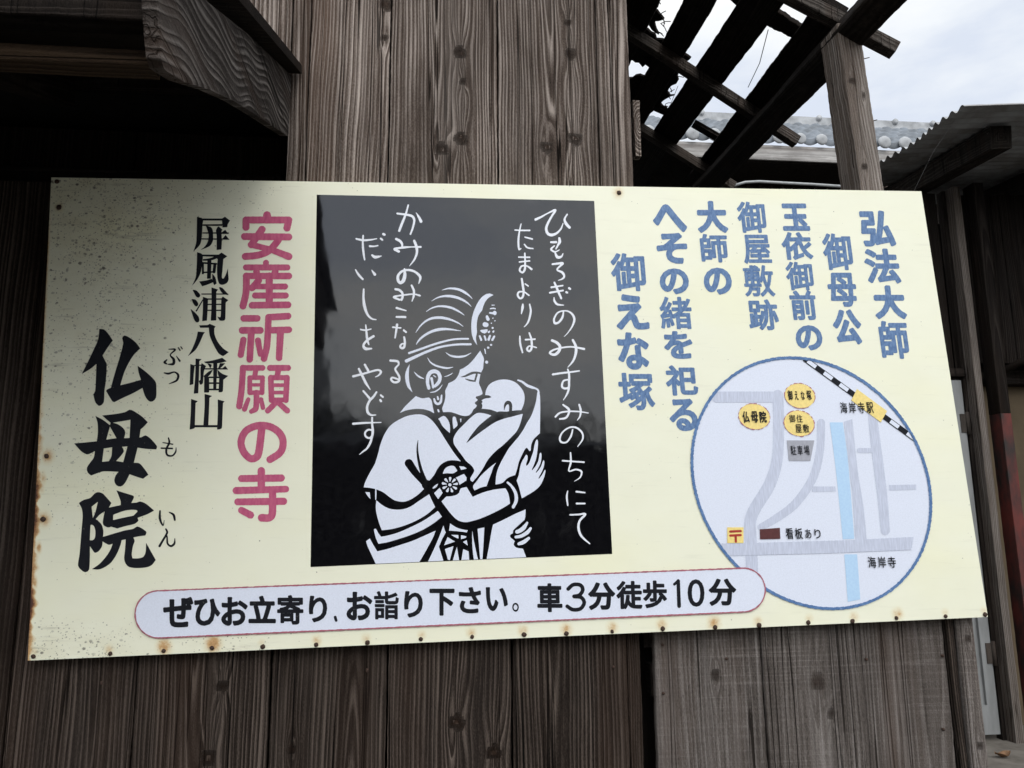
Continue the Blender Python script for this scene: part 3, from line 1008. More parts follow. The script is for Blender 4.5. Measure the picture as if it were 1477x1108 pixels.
RL = float(np.hypot(*(RB - RA)))
on_map('railway_line', M['ink'], 3, lambda q: q.poly(band(-12, RL + 12, 10.5)))
on_map('railway_stripe', M['white'], 4, lambda q: [q.poly(band(t, t + 41, 7.6)) for t in (4, 84, 162, 412, 494)])
on_map('station_mark', M['yellow'], 4, lambda q: q.poly('708,170* 828,258* 803,303* 685,215*'))
on_map('place_badge', M['yellow'], 3, lambda q: q.ellipse(480, 197, 60, 49, 0.05))
on_map('place_badge', M['yellow'], 3, lambda q: q.ellipse(298, 280, 62, 51, 0.05))
on_map('place_badge', M['yellow'], 3, lambda q: q.ellipse(477, 307, 60, 51, 0.05))
on_map('badge_outline', M['redline'], 4, lambda q: (q.ellipse(480, 197, 61, 50, 0.05, ring=0.35), q.ellipse(298, 280, 63, 52, 0.05, ring=0.35), q.ellipse(477, 307, 61, 52, 0.05, ring=0.35), q.rough(0.5, 0.8)))
on_map('parking_mark', M['greyfilm'], 3, lambda q: q.poly('428,375* 538,375* 522,457* 436,457*'))
on_map('post_office_mark', M['yellow'], 4, lambda q: q.poly('190,722* 255,722* 255,785* 190,785*'))
on_map('post_office_symbol', M['red'], 5, lambda q: q.stroke('202,739,4.6 243,737,4.6;202,755,4.6 243,753,4.6;223,755,4.6 224,779,4.6', curve=False))
on_map('signboard_mark', M['maroon'], 4, lambda q: q.poly('320,730* 400,724* 402,768* 321,770*'))


def label(rows, g, box):
    q = Ink(*box, 6).frame(980, 500, 2.77)
    n = len(rows[0][0]) if isinstance(rows, tuple) else 0
    for txt, x0, y0, x1, y1 in rows:
        n = len(txt)
        for i, ch in enumerate(txt):
            w_ = (x1 - x0) / n
            small = 0.12 * w_ if ch in 'えなあり' else 0.02 * w_
            chars(q, [(ch, x0 + i * w_ + small, y0 + small * 1.2, x0 + (i + 1) * w_ - small * 0.8, y1 - small * 0.6)], g)
    q.mesh('lettering', M['ink'], disc, 6)


label([('御えな塚', 428, 175, 528, 215)], 0.018, (1130, 555, 1178, 585))
label([('仏母院', 247, 258, 349, 305)], 0.028, (1065, 588, 1112, 615))
label([('御住', 434, 272, 492, 304), ('屋敷', 459, 310, 519, 345)], 0.008, (1130, 592, 1175, 630))
label([('駐車場', 440, 395, 520, 434)], 0.008, (1134, 638, 1172, 662))
label([('海岸寺駅', 637, 222, 776, 267)], 0.012, (1205, 575, 1266, 602))
label([('看板あり', 419, 724, 568, 769)], 0.014, (1126, 756, 1190, 783))
label([('海岸寺', 747, 838, 866, 884)], 0.012, (1245, 798, 1298, 825))

# --- pill-shaped notice at the bottom
def pill(q, dr=0.0):
    q.stroke('229.5,886,34 1071.5,851,31.5', curve=False)
    q.F = q.F - dr
    return q


k = pill(Ink(190, 812, 1110, 926, 3))
pl = k.mesh('notice_strip', M['white'], sign, 5)
k = pill(Ink(190, 812, 1110, 926, 3))
k.F = np.abs(k.F) - 1.0
k.rough(0.35, 0.5)
k.mesh('outline', M['redline'], pl, 6)
k = Ink(230, 825, 1070, 912, 4).frame(180, 800, 2.954)
G2 = {'': 0.042, '寄': 0.033, '詣': 0.028, '車': 0.037, '徒': 0.036, '歩': 0.036, '0': 0.015, '1': 0.03, '3': 0.035, '。': 0.02}
k.T = (180, 800, 2.954)
for ch, x0, y0, x1, y1 in [('ぜ', 165, 180, 294, 310), ('ひ', 297, 187, 408, 303), ('お', 412, 180, 525, 303), ('立', 528, 175, 645, 292), ('寄', 650, 172, 762, 298), ('り', 785, 175, 863, 288),
                           ('お', 945, 158, 1055, 280), ('詣', 1062, 155, 1168, 276), ('り', 1190, 155, 1270, 268), ('下', 1298, 145, 1405, 260)]:
    k.glyph(ch, x0, y0, x1, y1, G2.get(ch, G2['']), 0.0)
k.stroke('897,266,6 901,280,6', curve=False)
k.T = (650, 800, 2.954)
for ch, x0, y0, x1, y1 in [('さ', 35, 138, 130, 250), ('い', 150, 138, 243, 240), ('。', 262, 205, 290, 243), ('車', 368, 122, 475, 245), ('分', 585, 118, 700, 236),
                           ('徒', 705, 112, 815, 232), ('歩', 818, 110, 920, 228), ('0', 1008, 105, 1080, 222), ('分', 1098, 102, 1215, 218)]:
    k.glyph(ch, x0, y0, x1, y1, G2.get(ch, G2['']), 0.02)
k.stroke('500,146,8 522,128,8 552,130,8 562,150,8 548,172,8 525,178,8 555,182,8 568,205,8 552,230,8 520,234,8 496,220,8')
k.stroke('968,112,7.5 972,219,8;968,112,6 952,126,6', curve=False)
k.rough(0.08)
k.mesh('lettering', M['ink'], pl, 6)

# --- black picture panel
k = Ink(440, 275, 890, 825, 2)
k.poly('457,281* 857,290* 883,799* 448,818*')
PANEL = k
pic = k.mesh('picture_panel', M['blackfilm'], sign, 1)

k = Ink(520, 405, 795, 822, 4)
A = lambda: k.frame(570, 405, 9.23)
B = lambda: k.frame(570, 500, 9.23)
C_ = lambda: k.frame(670, 530, 9.23)
D = lambda: k.frame(515, 580, 9.23)
E_ = lambda: k.frame(640, 610, 9.23)
F6 = lambda: k.frame(515, 700, 9.23)
F7 = lambda: k.frame(620, 700, 9.23)
# white masses of the mother and child
B().poly('1132,55* 1180,160 1175,230 1168,300 1140,350 1125,420 1115,490 1140,550 1163,620 1160,635* 1120,655 1075,668 1075,688 1098,705* 1090,722 1060,745 1065,765 1088,785* 1075,810 1040,840 1020,880 985,915 930,925 870,915 800,890 730,872 640,875* 625,830 640,780 660,720 670,650 665,590 690,540 710,490* 760,465 810,430 845,370 862,310* 930,275 1000,220 1060,150 1105,90')
k.poly('275,660* 360,690 450,680 485,720 500,800 520,890* 440,850 350,832 250,832 150,850 60,885* 130,800 200,730')
C_().poly('275,370* 285,310 320,240 380,195 460,168 540,162 620,175 690,210 750,270 790,340 800,420 785,500 755,570* 690,572 630,580 560,590 475,612* 410,585 340,562 230,552* 238,510 228,480 240,460 225,440* 260,420 285,412')
D().poly('1080,225* 1150,185 1190,210 1225,270 1238,340 1235,415* 1180,365 1130,310 1100,250;1275,200 1310,200 1325,250 1338,310 1285,360* 1273,290;1370,222* 1390,222* 1385,268* 1375,268*')
E_().poly('1247,-408 1222,-258 1167,-98 1107,2 1060,90 1000,180 920,275 860,350 820,420 780,490 740,570 710,650 695,730 690,822* 780,800 850,735 950,695* 975,620 1000,520 1040,430 1085,345 1110,335 1140,375* 1158,370 1165,290 1200,215 1280,140* 1285,-208 1280,-368 1262,-428*')
E_().poly('437,-126 507,-130 577,-116 635,-96* 700,-90 1052,-118* 1027,-18 977,102 880,210 780,305 700,370 630,440 570,520 520,610 450,710 385,785* 360,770 355,735 400,660 405,625 370,570 300,510 240,430 180,350 135,280 128,220 150,160 200,90 270,20 350,-60')
C_().poly('358,642* 450,590 560,590 775,580* 780,617* 640,655 540,680 440,715 360,760 280,815 190,880 22,1012* 70,930 130,850 190,780 270,710', cut=True)
E_().poly('697,530* 660,590 640,650 610,730 570,845* 500,860 410,900* 388,845 430,790 490,710 560,640 630,580')
E_().poly('970,770* 1000,690 1015,600 1040,520 1075,460 1095,425 1115,440 1115,490 1095,550* 1105,575* 1140,530 1165,460 1190,390 1205,310 1225,240 1245,222 1255,260 1250,340 1240,420 1225,490 1200,560 1170,625* 1180,628 1225,575 1260,500 1275,420 1290,395 1302,430 1295,510 1270,580 1225,660* 1235,662 1285,600 1310,540 1325,500 1338,510 1335,570 1310,640 1260,740* 1270,742 1310,690 1345,625 1355,640 1340,710 1305,800 1250,870 1170,930 1040,1005* 1025,950 1000,850')
D().poly('800,165 880,172 950,205 1020,270 1100,380 1200,540 1300,690 1380,790* 1290,775 1200,785 1120,830 1070,890 1020,980 945,1065* 895,1153* 830,1218 740,1283 660,1320 590,1328 500,1308 430,1263 350,1203 260,1163 170,1143 90,1136* 100,1090 150,980 240,820* 280,690 310,570 360,440 430,330 500,270 620,205 700,178')
D().stroke('690,815,55 740,890,52 800,970,45 880,1060,42 940,1130,46;812,510,4 803,600,11 808,700,15 830,820,19 860,930,23 900,1040,30 935,1108,36', cut=True)
D().poly('905,1050* 950,1040 1000,1108 900,1170* 860,1108', cut=True)
D().poly('1140,955* 1165,895 1210,860 1285,850 1335,915* 1280,950 1200,948;1360,855* 1420,860 1460,885* 1385,905*')
E_().poly('160,730* 270,680* 305,730* 300,770* 210,825* 190,770')
F6().poly('1025,105* 1100,35* 1140,100* 1080,185*;1000,40* 1040,0 1080,-20* 1060,20 1020,45*')
F6().poly('110,90* 170,95* 178,185* 135,135;258,200* 330,260 420,308 520,325 620,318 720,280 830,205 960,120* 1000,210 1040,290* 940,380 800,465 650,530 480,580 330,600* 300,520 265,400 250,300;225,590 250,580 285,640 320,685* 420,668 560,625 720,555 870,480 980,410 1075,342* 1130,418* 1020,505 880,590 720,660 540,720 400,760 285,780* 250,700;120,745* 170,710* 215,790 270,880* 400,850 560,800 740,740 900,670 1045,605* 1010,700 950,810 890,920 830,1020* 250,1050* 190,920 140,810;1150,535* 1165,590 1180,630* 1130,720 1090,820* 1120,910 1150,1005* 945,1015* 1010,880 1080,720 1130,590')
k.stroke('250,55,7 250,120,9 248,190,6')
F7().poly('490,25* 530,90 570,155* 700,100 850,60 1005,40* 1040,100 1060,180 1065,245* 960,310 800,390 640,455 500,490 420,485 350,450 280,380 210,290 155,215* 220,150* 280,148 350,130 390,100 410,45')
k.poly('270,508* 340,555 420,585 505,600* 490,628* 370,612 255,605*;285,660* 380,662* 380,710* 330,690;415,665* 485,680* 480,700* 415,718*;235,690* 335,750* 190,800*;440,755* 490,730* 505,805*;200,850* 315,810* 290,900 265,1000* 240,990*;360,820* 390,1000* 305,1002*;445,850* 515,880* 525,992* 420,995*;565,605* 590,760 640,987* 585,989* 565,800;635,580* 725,562* 715,750 700,985* 670,986*')
k.poly('840,525* 1000,450 1140,380 1275,322* 1270,420 1260,460* 1215,500 1150,560 1110,600 1105,640* 1070,660 1070,690 1110,725 1130,745* 1115,790 1150,830 1240,845* 1260,900 1285,965* 755,985* 790,800 820,620')
k.stroke('1160,620,24 1200,605,27 1250,565,27 1295,500,14;1145,690,18 1220,675,22 1300,625,24 1340,575,17;1185,780,20 1250,755,26 1315,705,18')
E_().stroke('850,795,13 900,840,16 945,910,20 965,980,22 960,1050,22 925,1120,20')
# flower clasp
for i in range(9):
    t = math.radians(-88 + i * 40)
    c, s_ = math.cos(t), math.sin(t)
    k._seg(k.tr([(82 + 48 * c, 825 + 48 * s_, 6), (82 + 92 * c, 825 + 88 * s_, 17)]), False)
k.stroke('80,825,20 84,826,20', curve=False)
# black drawing over the white
B().stroke('875,405,4 930,395,12 985,370,16 1040,350,16 1100,350,14 1160,362,10;935,432,5 990,450,12 1062,462,10;1085,375,14 1062,460,12', cut=True)
C_().stroke('262,393,22 320,392,18 354,396,4;528,568,4 538,510,14 560,475,22 590,470,24 612,500,22 612,590,20', cut=True)
# hair, comb and jewels
A().stroke('625,128,3 690,108,9 760,105,13 850,120,16 930,160,16 990,205,9 1027,242,3;485,272,3 560,230,8 640,208,13 730,207,17 820,225,17 900,258,15 965,300,10 1013,345,3;415,412,3 480,370,8 560,345,11 650,343,14 740,360,15 810,390,13 870,425,9 918,460,3;275,690,3 330,610,9 400,545,12 480,505,15 570,493,17 660,500,17 750,525,13 840,565,9 905,610,3;280,850,4 320,790,12 390,730,15 470,685,17 560,655,19 650,645,17 740,650,12 810,660,8 875,670,3;185,965,15 330,915,14 480,860,14 620,818,13 760,785,12 870,775,12 970,775,12;150,1070,22 300,1000,18 450,935,16 600,885,14 750,858,13 880,848,14 1005,848,14;675,958,3 730,995,10 800,1013,14 870,1014,14 940,1000,10 1010,962,3')
k.poly('1310,192* 1255,172 1200,185 1140,235 1090,310 1050,400 1022,500 1013,600 1018,700 1040,780 1090,860* 1075,760 1088,690 1085,590 1100,490 1130,430 1158,395 1170,350 1200,280 1250,225;1133,660 1180,652 1228,648 1225,680 1195,702 1160,695 1138,678')
k.stroke('1288,327,6 1318,327,6;1268,374,8 1300,368,9 1332,374,8;1262,430,12 1300,435,14 1320,432,30;1222,480,18 1235,515,22;1195,585,32 1212,588,30;1300,500,8 1301,500,8;1327,535,8 1328,535,8;1280,568,8 1281,568,8;1296,630,14 1297,630,14;1306,680,14 1312,672,9;1245,685,14 1255,675,9;1125,740,12 1145,790,14;1190,740,12 1205,790,12;1262,735,13 1243,785,16;1318,745,14 1293,790,14;1276,856,14 1277,856,14;1237,893,15 1238,893,15;1192,912,7 1203,968,8;1217,1085,20 1218,1086,20', curve=False)
B().stroke('430,152,3 470,210,9 530,250,12 610,275,12 690,288,12 770,275,3;253,338,3 290,380,10 330,408,12 378,428,5;655,402,3 700,390,6 740,370,6 765,352,3;448,555,20 432,490,22 435,410,24 465,350,26 520,330,26 570,350,24 595,400,24 588,460,22 560,500,22 528,528,18;485,425,17 495,480,15 505,545,14;510,385,5 540,405,7;465,612,3 530,600,9 590,560,8 625,512,3;520,700,12 535,745,16 570,765,16 605,740,16 618,650,10;565,670,10 572,700,14;572,845,12 580,865,12')
k.poly('193,235* 155,300 133,380 138,460 165,540 232,612* 205,540 188,470 182,380 185,300')
C_().stroke('712,172,10 770,195,14 830,240,17 890,265,18 940,280,12 975,300,12 990,340,11')
# the drawing ends at the panel's lower edge
gx, gy = np.meshgrid(k.x0 + np.arange(k.nx) / 4, k.y0 + np.arange(k.ny) / 4)
k.F = np.maximum(k.F, gy - (818 - (gx - 448) * 19 / 435) + 0.6)
k.mesh('figure_drawing', M['white'], pic, 2)

# --- hand-brushed poem, four columns
PO = [
    ((715, 290, 880, 805), [
        (720, 285, 9.23, '485,295,15 560,260,12 640,215,8 745,170,14 700,250,12 650,340,14 625,420,16 650,485,17 700,500,18 760,480,14 820,420,10 850,345,5;905,225,8 870,290,12 890,350,18 935,400,16;690,598,12 755,596,15;800,545,14 805,590,18 780,640,12 755,685,8;735,645,8 690,690,12 740,725,10 800,700,5;745,740,10 775,795,18 825,790,12 848,750,6;710,890,12 790,880,13 845,880,14 770,960,10 840,1000,15 865,1050,13 840,1085,10 785,1105,4'),
        (720, 390, 9.23, '695,228,12 845,205,9;675,300,12 850,270,10;735,165,12 780,270,15 825,375,12;730,365,6 735,410,13 775,455,12 855,465,7;930,240,14 945,250,12;895,293,14 905,298,12;855,555,8 840,630,13 790,695,13 740,705,14 730,650,12 770,575,10 830,545,9 910,545,9 975,590,13 1000,660,14 970,750,10 920,825,6 865,885,3'),
        (740, 500, 9.23, '520,-80,16 590,-45,17 625,10,18 600,75,18 545,110,16 488,85,12 540,45,11 660,15,10 780,5,10 945,33,14;795,-85,14 835,0,16 835,90,16 800,190,12 730,275,5;530,372,13 640,355,12 770,340,11 880,325,9;728,305,10 745,370,13 745,480,14 740,540,12 690,560,13 650,530,13 670,460,11 735,440,10;745,500,13 735,590,13 700,665,9 668,712,4;665,775,10 740,835,15 740,890,13 700,950,13 620,965,10;565,935,12 620,885,11 720,865,10 860,865,9 1000,885,6;880,775,11 900,850,13 890,930,10 855,980,5'),
        (760, 600, 5.5375, '365,110,5 350,165,7 315,210,6 275,210,7 262,180,7 285,130,6 340,93,6 395,95,7 440,135,7 445,185,6 405,245,3;285,358,6 380,365,6 455,370,6;348,295,5 350,370,7 335,440,5 390,428,6 435,445,7 425,490,5 380,522,2;325,600,4 318,650,7 326,715,5;395,605,7 462,613,5;397,700,7 462,700,6;345,790,6 410,788,6 465,785,8 420,840,8 412,900,9 435,960,8 500,1020,5')]),
    ((738, 320, 780, 515), [
        (720, 285, 9.23, '210,435,8 300,440,10 405,440,10;290,355,7 265,480,10 255,600,12 265,695,10 290,680,6;345,530,9 440,555,10;335,625,8 375,670,10 450,682,8;260,795,9 405,798,10;268,860,9 405,845,9;340,745,10 345,860,11 340,960,13 310,1000,12 272,970,12 300,915,10 370,915,10 430,955,13'),
        (720, 390, 9.23, '300,115,12 315,210,14 325,300,13 310,360,13 275,375,12 245,330,12 265,290,11 330,290,9 395,335,10;345,182,8 385,210,9;315,455,10 310,500,16 295,580,6;405,455,9 420,540,12 400,650,12 370,715,9 330,757,4;275,880,9 280,980,12 310,1095,10;350,925,10 475,918,10;400,835,9 430,930,13 430,1040,13 400,1080,12 370,1050,12 400,1010,9 495,1030,8')]),
    ((555, 290, 615, 560), [
        (500, 285, 9.23, '675,215,12 790,230,13 870,250,15 900,300,14 885,390,12 850,490,10;820,105,10 785,230,12 740,340,15 700,445,14;925,205,4 960,260,14 990,320,18;660,555,15 715,585,16 740,630,13 735,670,10;695,720,15 640,690,16 700,675,13 780,665,14 870,660,7 985,660,13;900,580,15 930,660,17 935,740,14 900,830,11 838,910,4'),
        (500, 385, 9.23, '770,30,10 775,110,20 755,185,22 715,215,18 685,180,18 690,110,16 750,55,14 840,45,14 920,75,14 980,140,16 960,225,5;650,300,14 700,310,15 740,350,15 745,400,14 730,440,14;705,440,12 630,405,14 700,385,10 800,372,10 900,365,8 975,385,12;865,250,12 895,320,14 890,400,12 870,460,6;665,548,13 790,585,8;665,668,12 780,670,14;615,805,10 720,815,9;672,770,14 660,850,13 645,945,9;760,845,12 790,870,13;765,935,10 775,1000,14 765,1070,14 735,1085,14 712,1060,12 740,1025,10 775,1030,8'),
        (490, 490, 9.23, '675,280,14 770,290,14 785,330,10 740,390,12 770,450,13 795,500,12 785,555,14 725,570,13 685,535,13 700,505,12 780,530,10')]),
    ((505, 335, 560, 660), [
        (500, 285, 9.23, '130,552,11 220,570,13 320,565,10 400,550,6;220,510,10 215,620,12 225,740,13 240,830,9;310,650,13 360,652,10 415,642,8;340,770,12 375,795,18 420,790,14 465,780,5;490,490,16 505,497,14;455,548,12 475,565,12;120,965,8 160,1030,14 215,1090,12;335,970,6 375,1025,18'),
        (500, 385, 9.23, '228,300,11 225,420,14 240,530,18 275,630,14 330,690,11 392,705,6;185,835,9 250,845,10 325,830,7;255,775,8 265,880,13 275,970,14 295,1035,9;360,925,14 280,975,15 225,1040,14 250,1090,18 330,1090,10'),
        (490, 490, 9.23, '180,490,14 300,460,13 420,425,12 510,405,12 550,430,14 520,475,10 475,498,5;255,390,13 300,480,15 350,580,15 405,665,6;335,335,14 380,415,14;315,685,12 405,790,14;490,700,11 450,760,14 395,820,14 365,900,15 375,970,16 420,1005,12 480,1003,6;545,740,11 575,765,12;540,805,13 550,820,14'),
        (490, 560, 9.23, '180,475,14 300,465,13 430,460,9 550,457,6;432,395,12 432,480,13 440,570,16 430,640,14 390,665,12 345,640,12 340,590,12 380,555,12 430,560,10;430,640,14 410,720,14 365,800,12 310,845,9 262,885,3')]),
]
for box, rows in PO:
    k = Ink(*box, 4)
    for ox, oy, s_, txt in rows:
        k.frame(ox, oy, s_).stroke(txt, k=1.08)
    k.mesh('poem_lettering', M['inkwhite'], pic, 2)

bpy.data.objects.remove(_go)
bpy.data.curves.remove(_cu)

# ================================================================== timber house behind the sign
YW = 0.030                                              # front of its boards
house = thing('timber_house', (at(500, 1000, YW).x, 1.5, 0), 'old plank house behind the sign, with a dark opening under its small projecting eave', 'house')
row = [-330, -160, 12, 195, 389, 558, 738, 907]
XS = [at(p, 1000, YW).x for p in row]
ZSPLIT = at(700, 600, YW).z
Z_OPEN = at(35, 262, YW).z                              # bottom of the dark opening
X_OPEN = at(413, 215, YW).x                             # right jamb of the opening


def knot(px, py, r, x0, z0, bw):
    p = at(px, py, YW)
    return (p.x - x0 - bw / 2, p.z - z0, r)


mb = MB()
KL = {3: [(301, 1093, .011), (322, 990, .008)], 5: [(658, 1042, .013), (712, 1085, .012)], 4: [(420, 1080, .006)]}
PITH = [(0.02, -0.03, .03), (-0.1, -0.06, .01), (0.03, -0.012, .035), (-0.02, -0.025, .05), (0.05, -0.014, .06), (0.01, -0.02, .045), (-0.03, -0.03, .02)]
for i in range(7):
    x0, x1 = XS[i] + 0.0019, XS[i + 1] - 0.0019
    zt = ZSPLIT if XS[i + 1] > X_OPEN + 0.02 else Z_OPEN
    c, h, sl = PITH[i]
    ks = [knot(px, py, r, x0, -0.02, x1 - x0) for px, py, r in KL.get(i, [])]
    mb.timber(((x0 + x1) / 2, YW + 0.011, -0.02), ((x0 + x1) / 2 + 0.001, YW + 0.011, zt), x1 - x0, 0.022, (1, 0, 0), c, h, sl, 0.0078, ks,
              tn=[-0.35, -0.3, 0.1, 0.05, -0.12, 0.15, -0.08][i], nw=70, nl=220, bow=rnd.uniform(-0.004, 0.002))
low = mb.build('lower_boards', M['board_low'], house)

mb = MB()
up = [X_OPEN, at(446, 100, YW).x, at(562, 130, YW).x, at(718, 130, YW).x, at(862, 130, YW).x]
KU = {2: [(663, 76, .012), (665, 200, .013), (637, 215, .012), (668, 118, .006)], 3: [(823, 79, .011), (830, 201, .014), (789, 213, .013), (818, 33, .007)], 1: [(557, 8, .012), (555, 55, .007)], 0: []}
PU = [(0.1, -0.05, .01), (0.12, -0.05, .008), (-0.012, -0.012, .03), (0.0, -0.02, .035)]
for i in range(4):
    x0, x1 = up[i] + 0.0017, up[i + 1] - 0.0017
    zb = ZSPLIT + 0.003
    c, h, sl = PU[i]
    ks = [knot(px, py, r, x0, zb, x1 - x0) for px, py, r in KU[i]]
    mb.timber(((x0 + x1) / 2, YW + 0.011 + (0.004 if i == 0 else 0), zb), ((x0 + x1) / 2, YW + 0.011 + (0.004 if i == 0 else 0), 3.4), x1 - x0, 0.022, (1, 0, 0), c, h, sl, 0.0072, ks,
              tn=[-0.15, 0.14, -0.04, -0.14][i], nw=70, nl=240, bow=-0.002)
mb.build('upper_boards', M['board_up'], house)

for i, py in ((1, 981), (2, 984), (2, 986), (3, 985), (4, 968), (4, 966), (5, 958), (6, 962)):
    p = at(row[i] + (35 if i % 2 else 128) + i * 3, py, YW)
    mb = MB()
    mb.tube([(p.x, YW + 0.004, p.z), (p.x + 0.001, YW - 0.002, p.z)], 0.0026, 7)
    mb.build('nail', M['rustnail'], house)
# corner post (outer, with a rounded face) and the cover strip beside it
mb = MB()
xa, xb, xc = at(862, 130, YW).x, at(880, 130, YW).x, at(909, 130, YW).x
mb.timber(((xa + xb) / 2, YW + 0.006, ZSPLIT), ((xa + xb) / 2, YW + 0.006, 3.4), xb - xa - 0.002, 0.03, (1, 0, 0), 0.05, -0.05, .01, 0.006, tn=0.05, nw=14, nl=160, rad=0.004)
mb.timber(((xb + xc) / 2, YW + 0.024, ZSPLIT), ((xb + xc) / 2, YW + 0.024, 3.4), xc - xb - 0.002, 0.06, (1, 0, 0), 0.03, -0.07, .012, 0.007, tn=0.0, nw=24, nl=240, rad=0.006)
mb.build('corner_post', M['board_up'], house)
mb = MB()
pa, pb = at(908, 1000, YW), at(927, 1000, YW)
mb.timber(((pa.x + pb.x) / 2, YW + 0.034, -0.02), ((pa.x + pb.x) / 2, YW + 0.034, ZSPLIT), pb.x - pa.x, 0.05, (1, 0, 0), 0.05, -0.05, .01, 0.005, tn=-0.1, nw=16, nl=120, wav=0.0012)
mb.build('corner_post', M['board_low'], house)
# weathered offcut standing behind the corner (photo 917,150-225)
q0, q1 = at(919, 228, YW + 0.09), at(916, 148, YW + 0.09)
mb = MB()
mb.timber(q0, q1, 0.016, 0.02, (1, 0, 0), 0.0, -0.02, 0.4, 0.004, tn=0.1, nw=8, nl=60, wav=0.001)
mb.build('batten', M['board_up'], house)

# return walls, boards over the opening, the dark room behind it
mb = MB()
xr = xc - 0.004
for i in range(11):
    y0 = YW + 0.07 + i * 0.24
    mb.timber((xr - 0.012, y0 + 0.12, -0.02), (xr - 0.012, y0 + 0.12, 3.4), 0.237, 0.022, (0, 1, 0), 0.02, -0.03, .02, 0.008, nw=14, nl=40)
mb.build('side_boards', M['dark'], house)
XL = -3.2
Z_TOP = at(200, 128, YW).z
Z_EV = max(onX(419, 104, at(418, 160, YW).x).z - 0.03, Z_TOP + 0.05)
mb = MB()
for i in range(11):
    x1 = X_OPEN - i * 0.25
    mb.timber((x1 - 0.125, YW + 0.011, Z_EV), (x1 - 0.125, YW + 0.011, 3.4), 0.247, 0.022, (1, 0, 0), 0.02, -0.03, .02, 0.008, nw=40, nl=90)
mb.build('lintel_boards', M['board_up'], house)
mb = MB()
mb.timber((X_OPEN, YW + 0.011, (Z_TOP + Z_EV) / 2), (XL, YW + 0.011, (Z_TOP + Z_EV) / 2), Z_EV - Z_TOP - 0.004, 0.022, (0, 0, 1), nw=20, nl=60)
mb.build('eave_shade_strip', M['dark'], house)  # strip below the eave, coloured dark to stand for the shade there
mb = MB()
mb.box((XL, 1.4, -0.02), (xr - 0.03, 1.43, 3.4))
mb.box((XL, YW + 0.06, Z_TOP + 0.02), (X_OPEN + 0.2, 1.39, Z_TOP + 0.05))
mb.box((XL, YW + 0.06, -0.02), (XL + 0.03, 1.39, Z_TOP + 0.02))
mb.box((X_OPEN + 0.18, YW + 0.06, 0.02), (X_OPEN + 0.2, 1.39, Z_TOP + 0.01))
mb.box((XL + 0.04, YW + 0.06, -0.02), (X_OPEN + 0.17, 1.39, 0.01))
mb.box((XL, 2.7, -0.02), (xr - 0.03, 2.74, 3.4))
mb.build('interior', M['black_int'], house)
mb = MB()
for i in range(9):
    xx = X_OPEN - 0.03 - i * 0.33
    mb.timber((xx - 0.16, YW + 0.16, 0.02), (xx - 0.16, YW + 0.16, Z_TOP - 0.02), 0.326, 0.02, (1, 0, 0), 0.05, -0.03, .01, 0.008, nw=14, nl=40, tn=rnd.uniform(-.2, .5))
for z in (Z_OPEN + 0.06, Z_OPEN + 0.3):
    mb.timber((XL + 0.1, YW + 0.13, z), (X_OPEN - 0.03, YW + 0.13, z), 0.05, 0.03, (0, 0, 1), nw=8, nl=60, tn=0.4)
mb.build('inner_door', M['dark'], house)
mb = MB()
mb.timber((X_OPEN + 0.012, YW + 0.09, Z_OPEN - 0.3), (X_OPEN + 0.012, YW + 0.09, Z_TOP), 0.03, 0.1, (1, 0, 0), nw=10, nl=50)
mb.build('jamb', M['dark'], house)
# main roof, above the frame
mb = MB()
mb.prism([(XL - 0.3, 0.0, 3.40), (xc + 0.12, 0.0, 3.40), (xc + 0.12, 0.0, 3.45), (XL - 0.3, 0.0, 3.45)], (0, 2.9, 0.9))
mb.build('roof', M['dark'], house)

# the small eave with its shaped bracket board
X0 = at(418, 160, YW).x
prof = [(418, 202), (366, 163), (339, 146), (305, 130), (264, 117), (243, 103), (235, 96), (230, 40), (226, -30), (223, -75), (262, -62), (300, 2), (360, 50), (419, 104)]
P3 = []
for (px, py) in prof:
    q = onX(px, py, X0)
    P3.append(q)
dy = YW - 0.001 - P3[0].y
P3[0].y = YW - 0.001
P3[-1].y = YW - 0.001
eave_y = min(q.y for q in P3)
mb = MB()
# fine grid over the profile so the grain field is sampled well
ny_ = 70
outl = [(q.y, q.z) for q in P3]


def inside_rows(y):
    zs = []
    n = len(outl)
    for i in range(n):
        (ya, za), (yb, zb) = outl[i], outl[(i + 1) % n]
        if (ya - y) * (yb - y) <= 0 and abs(ya - yb) > 1e-9:
            zs.append(za + (zb - za) * (y - ya) / (yb - ya))
    return min(zs), max(zs)


SLB = (P3[10].z - P3[12].z) / (P3[10].y - P3[12].y) * 0.8
ys = np.linspace(eave_y + 0.0005, YW - 0.0015, ny_)
nz_ = 26
vs, fs, ph = [], [], []
for y in ys:
    za, zb = inside_rows(y)
    for j in range(nz_ + 1):
        z = za + (zb - za) * j / nz_
        vs.append((X0 + (0.0015 if j in (0, nz_) else 0) * -1, y, z))
        # gently wavy grain running along the board
        ph.append(((z - SLB * (y - YW)) + 0.014 * math.sin(y * 13 + 1) + 0.005 * math.sin(y * 31 + z * 20)) / 0.0125)
for i in range(ny_ - 1):
    for j in range(nz_):
        a = i * (nz_ + 1) + j
        fs.append((a, a + 1, a + nz_ + 2, a + nz_ + 1))
mb.add(vs, fs, ph, smooth=True)
nb = len(vs)
loop = [i * (nz_ + 1) for i in range(ny_)] + [(ny_ - 1) * (nz_ + 1) + j for j in range(1, nz_ + 1)] + [i * (nz_ + 1) + nz_ for i in range(ny_ - 2, -1, -1)] + [j for j in range(nz_ - 1, 0, -1)]
lv = [vs[i] for i in loop] + [(X0 - 0.017, vs[i][1], vs[i][2]) for i in loop]
n = len(loop)
mb.add(lv, [(i, (i + 1) % n, (i + 1) % n + n, i + n) for i in range(n)], [ph[i] for i in loop] * 2)
